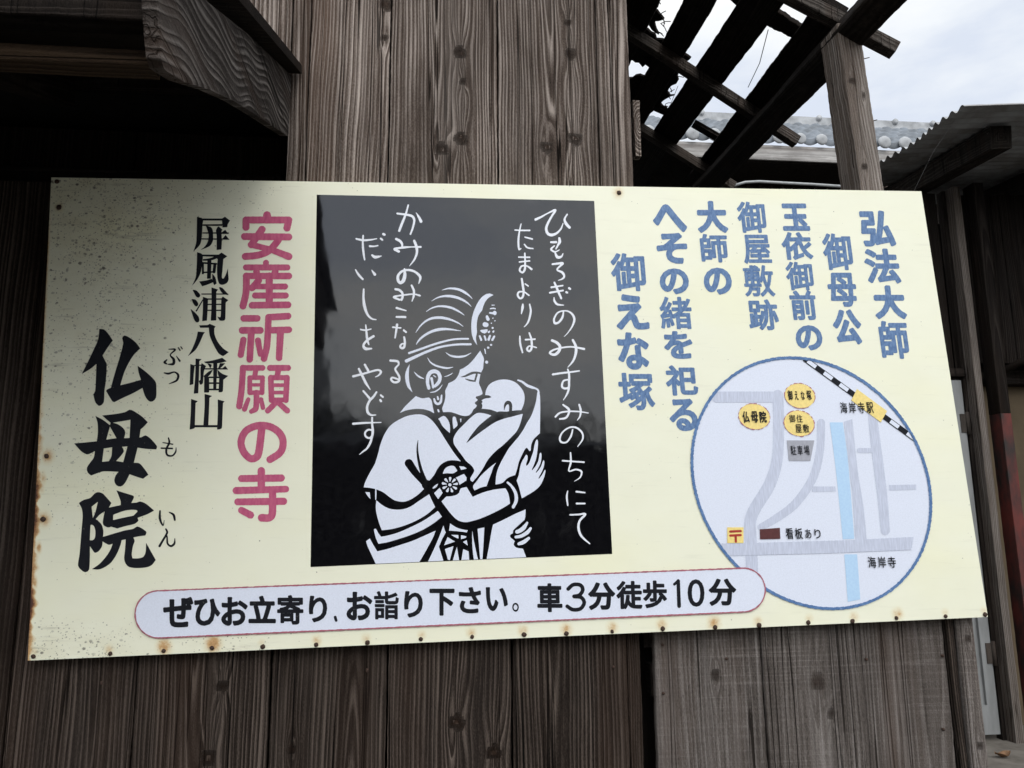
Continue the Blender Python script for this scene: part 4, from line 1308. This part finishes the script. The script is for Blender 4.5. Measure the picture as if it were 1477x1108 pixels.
back = [(X0 - 0.017, v[1], v[2]) for v in vs]
mb.add(back, [f[::-1] for f in fs], ph)
eave = thing_eave = bpy.data.objects.new('eave', None)
COL.objects.link(eave)
eave.parent = house
eave.location = Vector((X0 - 0.8, YW, Z_TOP)) - house.location
mb.build('bracket_board', M['eave'], eave)
# roof boards lying along the bracket's upper edge
top = [onX(px, py, X0) for px, py in ((262, -62), (300, 2), (360, 50), (419, 104))]
a, b = Vector((X0, top[0].y, top[0].z)), Vector((X0, YW, top[-1].z))
a = b + (a - b) * 1.12
mb = MB()
nrm = Vector((0, -(b.z - a.z), (b.y - a.y))).normalized()
if nrm.z < 0:
    nrm = -nrm
mid = (a + b) / 2 + nrm * 0.012
mb.timber((X0 + 0.022, mid.y, mid.z), (XL, mid.y, mid.z), (b - a).length, 0.018, (b - a), 0.05, -0.03, .01, 0.008, nw=50, nl=120)
mb.build('roof_board', M['dark'], eave)
fb = onX(231, 32, X0)
mb = MB()
mb.timber((X0 - 0.019, fb.y + 0.016, fb.z + 0.07), (XL, fb.y + 0.016, fb.z + 0.07), 0.14, 0.028, (0, 0, 1), 0.02, -0.03, .01, 0.007, nw=26, nl=160, tn=-0.45)
mb.timber((X0 - 0.019, fb.y + 0.006, fb.z + 0.012), (XL, fb.y + 0.006, fb.z + 0.012), 0.022, 0.012, (0, 0, 1), 0.02, -0.03, .01, 0.004, nw=8, nl=120)
mb.build('fascia', M['dark'], eave)
rb = onX(254, 117, X0)
mb = MB()
mb.timber((X0 - 0.019, rb.y - 0.012, rb.z + 0.011), (XL, rb.y - 0.012, rb.z + 0.011), 0.02, 0.03, (0, 0, 1), 0.03, -0.05, .02, 0.006, nw=12, nl=160)
mb.build('rail', M['brownrail'], eave)
for i in range(5):
    xx = X0 - 0.45 - i * 0.5
    mb = MB()
    mb.timber((xx, YW - 0.002, (a.z * 0 + b.z) - 0.07), (xx, fb.y + 0.04, b.z - 0.07 + (a.z - b.z) * (fb.y + 0.04 - YW) / (a.y - b.y)), 0.04, 0.05, (1, 0, 0), nw=10, nl=20)
    mb.build('rafter', M['dark'], eave)

# ================================================================== grey board fence on the right
YF = 0.034
fx = [at(p, 1000, YF).x for p in (945, 1102, 1247, 1371)]
zft = at(1150, 520, YF).z
fence = thing('board_fence', ((fx[0] + fx[3]) / 2, YF, 0), 'grey weathered board fence below the right half of the sign, with a split end post', 'fence')
mb = MB()
PF = [(0.09, -0.03, .02), (0.0, -0.03, .02), (0.05, -0.05, .015)]
KF = {0: [(1033, 977, .008)], 1: [(1180, 985, .013), (1198, 1027, .006)], 2: []}
for i in range(3):
    x0, x1 = fx[i] + 0.0015, fx[i + 1] - 0.0015
    c, h, sl = PF[i]
    ks = [knot(px, py, r, x0, -0.02, x1 - x0) for px, py, r in KF[i]]
    mb.timber(((x0 + x1) / 2, YF + 0.010, -0.02), ((x0 + x1) / 2, YF + 0.010, zft), x1 - x0, 0.02, (1, 0, 0), c, h, sl, 0.009, ks, tn=[0.0, 0.06, 0.1][i], nw=60, nl=150, bow=[0, -.004, .002][i], wav=0.0012)
mb.build('boards', M['fence'], fence)
mb = MB()
xa, xb = at(1373, 1000, YF).x, at(1386, 1000, YF).x
mb.timber((xa + 0.01, YF + 0.012, -0.02), (xa + 0.006, YF + 0.012, zft), 0.014, 0.035, (1, 0, 0), 0.03, -0.03, .01, 0.005, tn=-0.1, nw=10, nl=90)
mb.build('stud', M['board_low'], fence)
mb = MB()
xc2 = at(1410, 1000, YF).x
mb.timber(((xb + xc2) / 2 + 0.004, YF + 0.006, -0.02), ((xb + xc2) / 2 + 0.0, YF + 0.006, zft), xc2 - xb, 0.03, (1, 0, 0), 0.02, -0.03, .02, 0.006,
          [(0.003, at(1400, 920, YF).z + 0.02, .006), (0.004, at(1400, 1075, YF).z + 0.02, .006)], tn=0.3, nw=24, nl=220, rad=0.004, wav=0.0008)
mb.build('end_post', M['fence'], fence)
mb = MB()
mb.box((at(900, 1000, YF).x, YF + 0.11, -0.02), (at(1000, 1000, YF).x, YF + 0.13, zft))  # added dark board, so the gap beside the post stays black
for z in (0.3, 1.0):
    mb.timber((fx[0], YF + 0.045, z), (xc2, YF + 0.045, z), 0.06, 0.04, (0, 0, 1), nw=8, nl=30)
mb.build('backing_and_added_board', M['dark'], fence)
mb = MB()
p = at(938, 920, YF + 0.05)
mb.timber((p.x, YF + 0.07, p.z - 0.02), (p.x, YF + 0.07, p.z + 0.2), 0.02, 0.02, (1, 0, 0), tn=0.2, nw=8, nl=20)
mb.build('batten', M['fence'], fence)
for (px, py) in ((1047, 950), (1121, 957), (1227, 946), (1249, 951), (1359, 946), (955, 930), (1360, 1052), (956, 1000)):
    p = at(px, py, YF)
    mb = MB()
    mb.tube([(p.x, YF + 0.004, p.z), (p.x + 0.001, YF - 0.0025, p.z)], 0.0028, 7)
    mb.build('nail', M['rustnail'], fence)

# ================================================================== ruined lean-to roof
ruin = thing('ruined_roof', (at(1215, 45, .26).x, 0.9, 0), 'bare skeleton of a ruined lean-to roof with dark rafters, torn bark remnants and a leaning post', 'roof frame')
YP = 0.22
tp, bp = at(1224, 38, YP), at(1258.5, 275, YP)
dirp = (bp - tp) / (tp.z - bp.z)
base = bp + dirp * (bp.z + 0.02)
mb = MB()
pw = (at(1241, 45, YP) - at(1209, 45, YP)).length * 1.0
mid = Vector((0, 0.045, 0))
kz = lambda px, py: (at(px, py, YP) - base).length
ln = (tp - base).length
mb.timber(base + mid, tp + mid + (tp - base).normalized() * 0.008, pw, 0.092, (1, 0, 0), 0.055, -0.075, .004, 0.0065,
          [(-0.012, kz(1220, 117), .008), (-0.012, kz(1234, 241), .007), (0.013, kz(1243, 139), .004)], tn=0.0, nw=40, nl=320, rad=0.003, wav=0.0012)
mb.build('post', M['post'], ruin)

d1 = Vector(ray(622, 692)).normalized()
d2 = Vector(R.T @ np.array([-0.86, -0.51, 0.02]))
d2 = (d2 - d1 * d2.dot(d1)).normalized()
NR = d1.cross(d2)
if NR.z < 0:
    NR = -NR
T = at(1216, 66, YP + 0.03)
bw = 0.078
ax0 = T + NR * (bw / 2)
mb = MB()
mb.timber(ax0 - d1 * 0.55, ax0 + d1 * 2.6, bw, bw, d2, 0.0, -0.06, .01, 0.007, nw=20, nl=200, rad=0.012, wav=0.0015, wane=0.0015)
mb.build('eave_beam', M['dark'], ruin)
PT = T + NR * (bw * 0.98)                               # plane of the rafters' undersides


def rq(px, py, off):
    return onP(px, py, PT + NR * off, NR)


for (a, b, w_) in (((880, 28), (1149, 205), .034), ((870, 152), (1058, 270), .034), ((1075, -40), (1291, 73), .036)):
    mb = MB()
    p0, p1 = rq(*a, .018), rq(*b, .018)
    mb.timber(p0, p1, w_, 0.036, d1, 0.02, -0.03, .02, 0.005, tn=0.0, nw=14, nl=120, rad=0.003, wav=0.0012)
    mb.build('rafter', M['rafter'], ruin)
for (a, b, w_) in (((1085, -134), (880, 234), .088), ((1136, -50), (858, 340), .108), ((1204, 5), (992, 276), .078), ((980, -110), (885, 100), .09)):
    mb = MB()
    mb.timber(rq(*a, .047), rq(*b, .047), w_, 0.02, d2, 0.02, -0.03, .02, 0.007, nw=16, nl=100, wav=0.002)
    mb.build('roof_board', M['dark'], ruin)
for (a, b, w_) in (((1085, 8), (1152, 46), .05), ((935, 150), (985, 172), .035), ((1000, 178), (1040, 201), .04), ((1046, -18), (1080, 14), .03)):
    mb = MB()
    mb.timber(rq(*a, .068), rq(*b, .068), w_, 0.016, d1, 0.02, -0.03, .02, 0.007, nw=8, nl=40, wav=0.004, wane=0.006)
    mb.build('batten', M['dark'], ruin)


def jag(poly, off, th, amp=3.0, fine=5.0):
    """torn sheet: the outline is broken up into ragged teeth"""
    r2 = random.Random(int(abs(poly[0][1]) * 7 + 3))
    out = []
    n = len(poly)
    for i in range(n):
        (x0, y0), (x1, y1) = poly[i], poly[(i + 1) % n]
        l = math.hypot(x1 - x0, y1 - y0)
        k_ = max(1, int(l / fine))
        nx_, ny2 = (y1 - y0) / (l + 1e-6), -(x1 - x0) / (l + 1e-6)
        for j in range(k_):
            t = (j + r2.uniform(-.3, .3)) / k_ if j else 0
            o_ = r2.uniform(-1, 1) * amp * (1.7 if r2.random() < .25 else .6)
            out.append((x0 + (x1 - x0) * t + nx_ * o_, y0 + (y1 - y0) * t + ny2 * o_))
    m_ = MB()
    m_.prism([rq(x, y, off) for x, y in out], NR * th)
    return m_


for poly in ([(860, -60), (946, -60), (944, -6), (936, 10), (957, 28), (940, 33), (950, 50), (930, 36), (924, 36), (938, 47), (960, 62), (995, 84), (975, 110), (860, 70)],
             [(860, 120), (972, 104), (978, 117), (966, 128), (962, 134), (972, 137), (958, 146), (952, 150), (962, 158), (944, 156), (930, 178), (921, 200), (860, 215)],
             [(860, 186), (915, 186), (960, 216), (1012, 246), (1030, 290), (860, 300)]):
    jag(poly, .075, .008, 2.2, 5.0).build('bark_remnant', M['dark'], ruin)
mb = MB()
r3 = random.Random(5)
for (x, y) in ((944, -3), (952, 22), (957, 27), (948, 46), (972, 112), (966, 126), (962, 138), (960, 150), (966, 160), (953, 34)):
    for _ in range(2):
        a = r3.uniform(-0.9, 1.5)
        l = r3.uniform(6, 15)
        mb.tube([rq(x, y, .075), rq(x + l * .5 * math.cos(a), y + l * .5 * math.sin(a), .072), rq(x + l * math.cos(a + .2), y + l * math.sin(a + .2), .06)], 0.0014, 5)
mb.build('bark_fibres', M['dark'], ruin)
mb = MB()
w0, w1 = rq(1108, 43, .05), rq(1079, 126, .03)
mb.tube([w0, (w0 + w1) / 2 + Vector((0.006, 0, -0.01)), w1], 0.0013, 5)
w0, w1 = rq(978, 124, .05), rq(952, 188, .02)
mb.tube([w0, (w0 + w1) / 2 + Vector((-0.004, 0, -0.01)), w1], 0.0009, 5)
mb.build('wire', M['dark'], ruin)
mb = MB()
for (px, py, dx) in ((1246, 85, 8), (1257, 175, 8), (1275, 271, 5)):
    p, q = at(px, py, YP + .03), at(px + dx, py - 2, YP + .03)
    mb.tube([p, q], 0.0012, 6)
mb.build('nail', M['rustnail'], ruin)

# ================================================================== tiled house in the background
YT = 7.5
M['tile'] = paint('grey_roof_tile', (0.17, 0.19, 0.215), 0.25, rough=0.6, scale=3.5, alt=(0.10, 0.11, 0.12), spec=0.4)
M['tilepale'] = paint('pale_tile_mortar', (0.42, 0.43, 0.44), 0.25, rough=0.7, scale=5, alt=(0.24, 0.245, 0.25))
M['fasciagrey'] = wood('grey_fascia_board', (0.16, 0.15, 0.14), (0.36, 0.345, 0.33), (0.55, 0.53, 0.5), axis=(0.03, 1, 1), bump=0.4, stain=(0.1, 0.09, 0.085), stain_amt=0.6)
e0, e1 = at(985, 207, YT), at(1345, 207, YT)
ze = e0.z * 0.5 + e1.z * 0.5
tiled = thing('tiled_house', ((e0.x + e1.x) / 2, YT + 3, 0), 'distant house with grey tiled roof and dark slatted wall, beyond the roof skeleton', 'house')
x0, x1 = e0.x - 0.8, e1.x + 2.5
PITCH = math.radians(34)
cp, sp_ = math.cos(PITCH), math.sin(PITCH)
mb = MB()
SPC = 0.285
nx = int((x1 - x0) / SPC * 12)
NS = 46
LR = 2.15
vs, fs = [], []
for j in range(NS + 1):
    s_ = LR * j / NS
    st_ = 0.03 * (1 - (s_ / 0.24) % 1.0)
    for i in range(nx + 1):
        x = x0 + (x1 - x0) * i / nx
        t = ((x - x0) / SPC) % 1.0
        z = 0.03 * max(0, math.sin(math.pi * min(1, t / 0.45))) - 0.02 * math.sin(math.pi * max(0, (t - 0.45) / 0.55))
        vs.append((x, YT + s_ * cp - (z + st_) * sp_, ze + 0.05 + s_ * sp_ + (z + st_) * cp))
for j in range(NS):
    for i in range(nx):
        a = j * (nx + 1) + i
        fs.append((a, a + 1, a + nx + 2, a + nx + 1))
# eave lip
lip = [(v[0], v[1] + 0.03, v[2] - 0.075) for v in vs[:nx + 1]]
b = len(vs)
vs += lip
for i in range(nx):
    fs.append((i, b + i, b + i + 1, i + 1))
mb.add(vs, fs, smooth=True)
mb.build('tiled_roof', M['tile'], tiled)
nt_ = int((x1 - x0) / SPC)
te = None
for i in range(nt_):
    cx = x0 + (i + 0.225) * SPC
    if te is None:
        m_ = MB()
        ring = 14
        bmv = []
        for k_ in range(6):
            a = k_ / 5 * math.pi / 2
            for q in range(ring):
                t = 2 * math.pi * q / ring
                bmv.append((0.085 * math.cos(a * .97) * math.cos(t), -0.03 * math.sin(a) ** 0.6, 0.085 * math.cos(a * .97) * math.sin(t)))
        ff = [(k_ * ring + q, k_ * ring + (q + 1) % ring, (k_ + 1) * ring + (q + 1) % ring, (k_ + 1) * ring + q) for k_ in range(5) for q in range(ring)]
        m_.add(bmv, ff, smooth=True)
        te = m_.build('eave_tile', M['tilepale'], tiled)
        o = te
    else:
        o = te.copy()
        COL.objects.link(o)
    o.location = (cx, YT - 0.03, ze + 0.045)
    o.scale = (rnd.uniform(.9, 1.08),) * 3
mb = MB()
ry, rz = YT + LR * cp, ze + 0.05 + LR * sp_
mb.box((x0 + 1.6, ry - 0.1, rz - 0.05), (x1, ry + 0.12, rz + 0.09))
for i in range(0, nt_):
    cx = x0 + 1.7 + i * 0.62
    if cx < x1:
        mb.tube([(cx, ry - 0.13, rz + 0.07), (cx, ry + 0.15, rz + 0.07)], 0.045, 10)
mb.build('ridge', M['tilepale'], tiled)
mb = MB()
mb.timber((x0, YT + 0.03, ze - 0.14), (x1, YT + 0.03, ze - 0.14), 0.2, 0.03, (0, 0, 1), 0.02, -0.03, .005, 0.02, nw=14, nl=200)
mb.build('fascia', M['fasciagrey'], tiled)
mb = MB()
mb.box((x0, YT + 0.08, ze - 0.25), (x1, YT + 4.0, ze - 0.2))
mb.box((x0, YT + 0.75, 0), (x1, YT + 4.0, ze - 0.26))
for i in range(int((x1 - x0) / 0.16)):
    cx = x0 + i * 0.16
    mb.box((cx, YT + 0.7, 0), (cx + 0.035, YT + 0.748, ze - 0.27), tn=0.5)
mb.build('slatted_wall', M['dark'], tiled)
mb = MB()
pp = [at(px, py, YT - 0.2) for px, py in ((1058, 268), (1075, 263), (1095, 262), (1130, 264), (1170, 266), (1216, 269))]
mb.tube(pp, 0.018, 8)
mb.build('gutter_pipe', paint('white_pipe', (0.35, 0.36, 0.36), 0.1, rough=0.4), tiled)
mb = MB()
for (px, py) in ((1144, 236), (1158, 248), (1170, 249)):
    p = at(px, py, YT + 0.5)
    mb.tube([p, p + Vector((0, 0.01, 0)), p + Vector((0, 0.2, 0.02))], 0.06, 10)
mb.build('insulator', M['fasciagrey'], tiled)

# ================================================================== corrugated shed on the right
M['corr'] = paint('dull_corrugated_sheet', (0.34, 0.345, 0.35), 0.2, rough=0.55, scale=8, alt=(0.20, 0.19, 0.18), spec=0.4)
M['door'] = paint('pale_grey_door_paint', (0.26, 0.265, 0.262), 0.1, rough=0.5, scale=30, sc=(1, 1, 0.2))
M['redpost'] = paint('flaking_red_paint', (0.13, 0.024, 0.018), 0.3, rough=0.7, scale=14, sc=(1, 1, 0.4), alt=(0.022, 0.016, 0.014), bump=0.3)
M['tan'] = paint('tan_plaster', (0.12, 0.088, 0.052), 0.1, rough=0.9, scale=6)
M['concrete'] = paint('worn_concrete', (0.17, 0.152, 0.13), 0.2, rough=0.9, scale=12, alt=(0.10, 0.088, 0.073), bump=0.4)
P1 = at(1391, 153, 1.55)
d1s = Vector(ray(775, 575)).normalized()
aa = d1s.cross(Vector((0, 0, 1))).normalized()
upv = aa.cross(d1s).normalized()
nn = np.cross(ray(1391, 153), ray(1477, 150))
kk = -float(np.dot(nn, aa)) / float(np.dot(nn, upv))
d2s = (aa + upv * kk).normalized()
if d2s.x < 0:
    d2s = -d2s
NS_ = d1s.cross(d2s)
if NS_.z < 0:
    NS_ = -NS_
shed = thing('corrugated_shed', (P1.x + 1.0, 3.0, 0), 'dark shed with corrugated metal roof, pale grey door and peeling red post', 'shed')
WL = 0.076
LE = 1.9
mb = MB()
na = int(LE / WL * 10)
vs, fs = [], []
for side in (0, 1):
    for j in range(2):
        for i in range(na + 1):
            s_ = LE * i / na
            z = 0.011 * math.sin(2 * math.pi * s_ / WL) - side * 0.0015
            vs.append(P1 + d1s * s_ + d2s * (2.4 * j - (0.012 * math.sin(s_ * 9) if j == 0 else 0)) + NS_ * z)
for side in (0, 1):
    o_ = side * 2 * (na + 1)
    for i in range(na):
        fs.append((o_ + i, o_ + i + 1, o_ + na + 2 + i, o_ + na + 1 + i))
mb.add(vs, fs, smooth=True)
mb.build('roof_sheet', M['corr'], shed)


def sq(px, py, off):
    return onP(px, py, P1 - NS_ * off, NS_)


mb = MB()
p = sq(1444, 198, .075)
mb.timber(p, p + d1s * 1.8, 0.10, 0.11, d2s, 0.0, 0.0, .01, 0.008, nw=16, nl=60, tn=-0.45)
mb.build('purlin', M['rafter'], shed)
mb = MB()
p = sq(1500, 262, .11)
mb.timber(p - d1s * 0.3, p + d1s * 1.9, 0.10, 0.15, d2s, 0.0, 0.0, .01, 0.008, nw=16, nl=60, tn=0.2)
mb.build('purlin', M['dark'], shed)
mb = MB()
p = sq(1490, 312, .2)
mb.timber(p - d1s * 0.2, p + d1s * 0.45, 0.08, 0.08, d2s, 0.0, 0.0, .01, 0.008, nw=12, nl=30, tn=0.3)
mb.build('tie_beam', M['dark'], shed)
# cobweb at the purlin's end
mb = MB()
pc = sq(1447, 205, .08)
r5 = random.Random(2)
for i in range(15):
    a = r5.uniform(0, 6.28)
    q = pc + d2s * (0.10 * math.cos(a)) + NS_ * (0.03 + 0.05 * abs(math.sin(a))) - d1s * r5.uniform(0, .05)
    mb.tube([pc + Vector((r5.uniform(-.02, .02), -0.01, r5.uniform(-.04, .03))), q], 0.0006, 4)
mb.build('cobweb', M['fasciagrey'], shed)
mb = MB()
mb.tube([sq(1381, 168, .0), sq(1345, 215, .05) + Vector((0, 0, -0.02)), sq(1318, 276, .25)], 0.0012, 5)
mb.build('wire', M['corr'], shed)

YS = 2.4


def roofz(x, y):
    q = P1 + d1s * 0.0
    return q.z - (NS_.x * (x - q.x) + NS_.y * (y - q.y)) / NS_.z - 0.16


zf = at(1444, 1070, YS).z
xw0 = at(1290, 600, YS).x
zd = at(1390, 545, YS).z
xd1 = at(1418, 800, YS).x
xp1 = at(1437, 800, YS).x
mb = MB()
for i in range(3):
    xx = xd1 - 0.72 + i * 0.25
    if xx < xp1:
        mb.timber((xx + 0.08, YS + 0.05, zd + 0.02), (xx + 0.08, YS + 0.05, roofz(xx, YS)), 0.247, 0.02, (1, 0, 0), nw=14, nl=40, tn=0.1)
for i in range(14):
    xx = xp1 + 0.02 + i * 0.15
    zb = zf + 1.95
    mb.timber((xx + 0.07, YS + 0.08, zb), (xx + 0.07, YS + 0.08, roofz(xx, YS)), 0.147, 0.02, (1, 0, 0), nw=12, nl=30, tn=0.0)
mb.build('wall_boards', M['dark'], shed)
door = MB()
dw = 0.72
door.box((xd1 - dw, YS + 0.02, zf + 0.03), (xd1 - dw + 0.09, YS + 0.055, zd - 0.01))
door.box((xd1 - 0.055, YS + 0.02, zf + 0.03), (xd1, YS + 0.055, zd - 0.01))
door.box((xd1 - dw + 0.09, YS + 0.02, zf + 0.03), (xd1 - 0.055, YS + 0.052, zf + 0.17))
door.box((xd1 - dw + 0.09, YS + 0.02, zd - 0.12), (xd1 - 0.055, YS + 0.052, zd - 0.01))
door.box((xd1 - dw + 0.088, YS + 0.036, zf + 0.16), (xd1 - 0.053, YS + 0.05, zd - 0.1))
do = door.build('door', M['door'], shed)
for zc in (zf + 0.42, at(1402, 610, YS).z):
    mb = MB()
    mb.tube([(xd1 + 0.008, YS + 0.012, zc - 0.06), (xd1 + 0.008, YS + 0.012, zc + 0.06)], 0.010, 8)
    mb.box((xd1 - 0.03, YS + 0.015, zc - 0.05), (xd1 + 0.006, YS + 0.0195, zc + 0.05))
    mb.build('hinge', M['rafter'], do)
mb = MB()
mb.timber((xd1 - 0.75, YS + 0.03, zd + 0.03), (xd1 + 0.02, YS + 0.03, zd + 0.03), 0.045, 0.06, (0, 0, 1), nw=8, nl=20, tn=0.5)
mb.timber((xd1 + 0.022, YS + 0.045, zf), (xd1 + 0.022, YS + 0.045, roofz(xd1, YS)), 0.022, 0.05, (1, 0, 0), nw=8, nl=60, tn=0.3)
mb.build('door_frame', M['dark'], shed)
mb = MB()
mb.timber(((xd1 + xp1) / 2 + 0.017, YS, zf), ((xd1 + xp1) / 2 + 0.017, YS, roofz(xd1, YS)), xp1 - xd1 - 0.03, 0.09, (1, 0, 0), 0.06, -0.06, .005, 0.008, nw=16, nl=120, tn=-0.35)
mb.build('post', M['post'], shed)
xq0, xq1 = at(1449, 800, YS).x, at(1464, 800, YS).x
mb = MB()
mb.timber(((xq0 + xq1) / 2, YS - 0.05, zf), ((xq0 + xq1) / 2, YS - 0.05, at(1445, 600, YS).z), xq1 - xq0, 0.09, (1, 0, 0), nw=12, nl=60)
mb.build('red_post', M['redpost'], shed)
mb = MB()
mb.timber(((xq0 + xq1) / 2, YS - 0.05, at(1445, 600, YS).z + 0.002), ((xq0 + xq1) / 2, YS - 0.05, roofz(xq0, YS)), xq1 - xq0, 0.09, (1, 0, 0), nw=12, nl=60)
mb.build('post', M['dark'], shed)  # red post's upper length, coloured dark for the shade under the roof
mb = MB()
xx = at(1434, 420, YS).x
mb.box((xx, YS + 0.3, at(1450, 440, YS + .3).z), (xx + 2.2, YS + 0.32, at(1450, 408, YS + .3).z))
xx = at(1453, 560, YS).x
mb.box((xx + 0.06, YS + 0.3, zf), (xx + 2.2, YS + 0.32, at(1465, 558, YS + .3).z))
mb.build('plaster_panel', M['tan'], shed)
mb = MB()
for py in (440, 540):
    z = at(1455, py, YS + .25).z
    mb.timber((xp1, YS + 0.25, z - 0.02), (xp1 + 2.4, YS + 0.25, z - 0.02), 0.09, 0.08, (0, 0, 1), nw=8, nl=30, tn=0.1)
mb.box((xd1 - 0.75, YS + 0.7, 0), (xp1 + 2.6, YS + 0.74, roofz(xd1 - 0.75, YS + 0.7)))
mb.build('inner_frame', M['dark'], shed)
mb = MB()
xx = at(1444, 500, YS).x
mb.tube([at(1400, 559, YS + .2), at(1477, 520, YS - .1), at(1560, 480, YS - .2)], 0.02, 8)
mb.build('brace', M['dark'], shed)
mb = MB()
mb.box((xp1 + 2.55, 0.9, 0), (xp1 + 2.6, YS + 0.69, roofz(xp1, YS)))
mb.build('end_wall', M['dark'], shed)

# ================================================================== ground
def structure(name, me_mb, mat):
    o = me_mb.build(name, mat)
    o['kind'] = 'structure'
    return o


M['ground'] = paint('gravelly_asphalt', (0.12, 0.115, 0.105), 0.25, rough=0.95, scale=40, alt=(0.07, 0.068, 0.064), bump=0.5)
mb = MB()
mb.add([(-400, -400, 0), (400, -400, 0), (400, 400, 0), (-400, 400, 0)], [(0, 1, 2, 3)])
structure('ground', mb, M['ground'])
mb = MB()
mb.box((at(1440, 1060, YS).x - 1.0, 1.2, -0.05), (xp1 + 2.5, YS + 0.69, zf))
structure('concrete_floor', mb, M['concrete'])

lp = onZ(1446, 1092, zf + 0.004)
bm = bmesh.new()
LN = 12
vs = []
for j in range(LN + 1):
    t = j / LN
    w_ = 0.022 * math.sin(math.pi * min(1, t * 0.98 + 0.01)) ** 0.8
    vs.append([bm.verts.new(((t - 0.5) * 0.10, s_ * w_, 0.012 * abs(s_) + 0.014 * (t - .5) ** 2 * 4 + 0.002 + 0.004 * math.sin(t * 9 + s_))) for s_ in (-1, -.5, 0, .5, 1)])
for j in range(LN):
    for i in range(4):
        bm.faces.new((vs[j][i], vs[j + 1][i], vs[j + 1][i + 1], vs[j][i + 1]))
me = bpy.data.meshes.new('fallen_leaf')
bm.to_mesh(me)
bm.free()
leaf = link('fallen_leaf', me, paint('dry_leaf', (0.22, 0.12, 0.06), 0.2, rough=0.8, scale=60), None, True)
leaf.location = lp
leaf.rotation_euler = (0.1, 0.05, 0.25)
tag(leaf, 'dry brown fallen leaf lying on the concrete floor', 'leaf')

# ================================================================== across the lane, behind the camera (seen mirrored in the gloss panel)
M['foliage'] = paint('dark_hedge_leaf', (0.035, 0.055, 0.022), 0.2, rough=0.6, scale=3, alt=(0.02, 0.035, 0.014))
M['bark'] = paint('tree_bark', (0.07, 0.055, 0.045), 0.2, rough=0.9, scale=20)
M['farwall'] = paint('brown_plaster_wall', (0.07, 0.06, 0.05), 0.15, rough=0.9, scale=3)


def tree(x, y, h, cr, label):
    t = thing('tree', (x, y, 0), label, 'tree')
    mb = MB()
    r6 = random.Random(int(x * 10 + y))
    for k_ in range(6):
        a = r6.uniform(0, 6.28)
        e = Vector((x + math.cos(a) * cr * .6 * (k_ > 0), y + math.sin(a) * cr * .6 * (k_ > 0), h * r6.uniform(.6, .85)))
        s_ = Vector((x, y, 0 if k_ == 0 else h * .3))
        mb.tube([s_, (s_ + e) / 2 + Vector((r6.uniform(-.1, .1), r6.uniform(-.1, .1), .1)), e], 0.10 if k_ == 0 else 0.045, 8)
    mb.build('trunk', M['bark'], t)
    mb = MB()
    cl = []
    for _ in range(34):
        v = Vector((r6.gauss(0, 1), r6.gauss(0, 1), r6.gauss(0, 1))).normalized() * r6.uniform(.35, 1)
        cl.append(Vector((x + v.x * cr, y + v.y * cr, h * .66 + v.z * h * .34)))
    for c in cl:
        for _ in range(130):
            p = c + Vector((r6.gauss(0, 1), r6.gauss(0, 1), r6.gauss(0, .8))) * cr * .17
            u = Vector((r6.uniform(-1, 1), r6.uniform(-1, 1), r6.uniform(-1, 1))).normalized()
            w_ = u.orthogonal().normalized()
            s_ = r6.uniform(.04, .08)
            mb.add([p - u * s_, p + w_ * s_ * .5, p + u * s_, p - w_ * s_ * .5], [(0, 1, 2, 3)])
    mb.build('crown', M['foliage'], t)


far = thing('neighbour_house', (-4.6, -13, 0), 'low brown house with a dark tiled roof across the lane', 'house')
mb = MB()
mb.box((-9, -16, 0), (-2.6, -11, 2.7))
mb.build('wall', M['farwall'], far)
mb = MB()
mb.prism([(-9.4, -10.6, 2.6), (-9.4, -13.5, 5.7), (-9.4, -16.4, 2.6)], (7.2, 0, 0))
mb.build('roof', M['tile'], far)
mb = MB()
mb.box((-4.6, -11.0, 0.05), (-3.6, -10.95, 2.05))
mb.build('door', M['bark'], far)
mb = MB()
mb.box((-7.6, -11.0, 0.9), (-6.2, -10.95, 2.1))
mb.build('window', M['blackfilm'], far)
lane = thing('reflection_wall', (0, -9.6, 0), 'long dark board wall across the lane', 'wall')  # added unseen wall, only there to darken the gloss panel's reflection
mb = MB()
for i in range(60):
    mb.box((-9 + i * 0.4, -9.62, 0), (-9 + i * 0.4 + 0.39, -9.6 + (i % 2) * 0.012, 2.45 + 0.08 * math.sin(i * 1.7)))
mb.build('boards', M['dark'], lane)  # unseen wall, added to darken the gloss panel's reflection
mb = MB()
mb.prism([(-9.1, -9.45, 2.5), (-9.1, -9.61, 2.62), (-9.1, -9.77, 2.5)], (24.2, 0, 0))
mb.build('reflection_wall_coping', M['tile'], lane)
tree(-1.6, -10.6, 3.3, 1.3, 'round dark tree beside the low brown house')
tree(-4.9, -10.8, 6.2, 1.9, 'tall dark tree in front of the low brown house')  # added tall and unseen, to darken the left of the panel's reflection
tree(1.2, -11.5, 3.4, 1.5, 'broad dark tree across the lane')
tree(3.4, -11.0, 3.2, 1.4, 'short bushy tree at the lane end')
tree(6.2, -12.0, 3.9, 1.7, 'tallest dark tree across the lane')
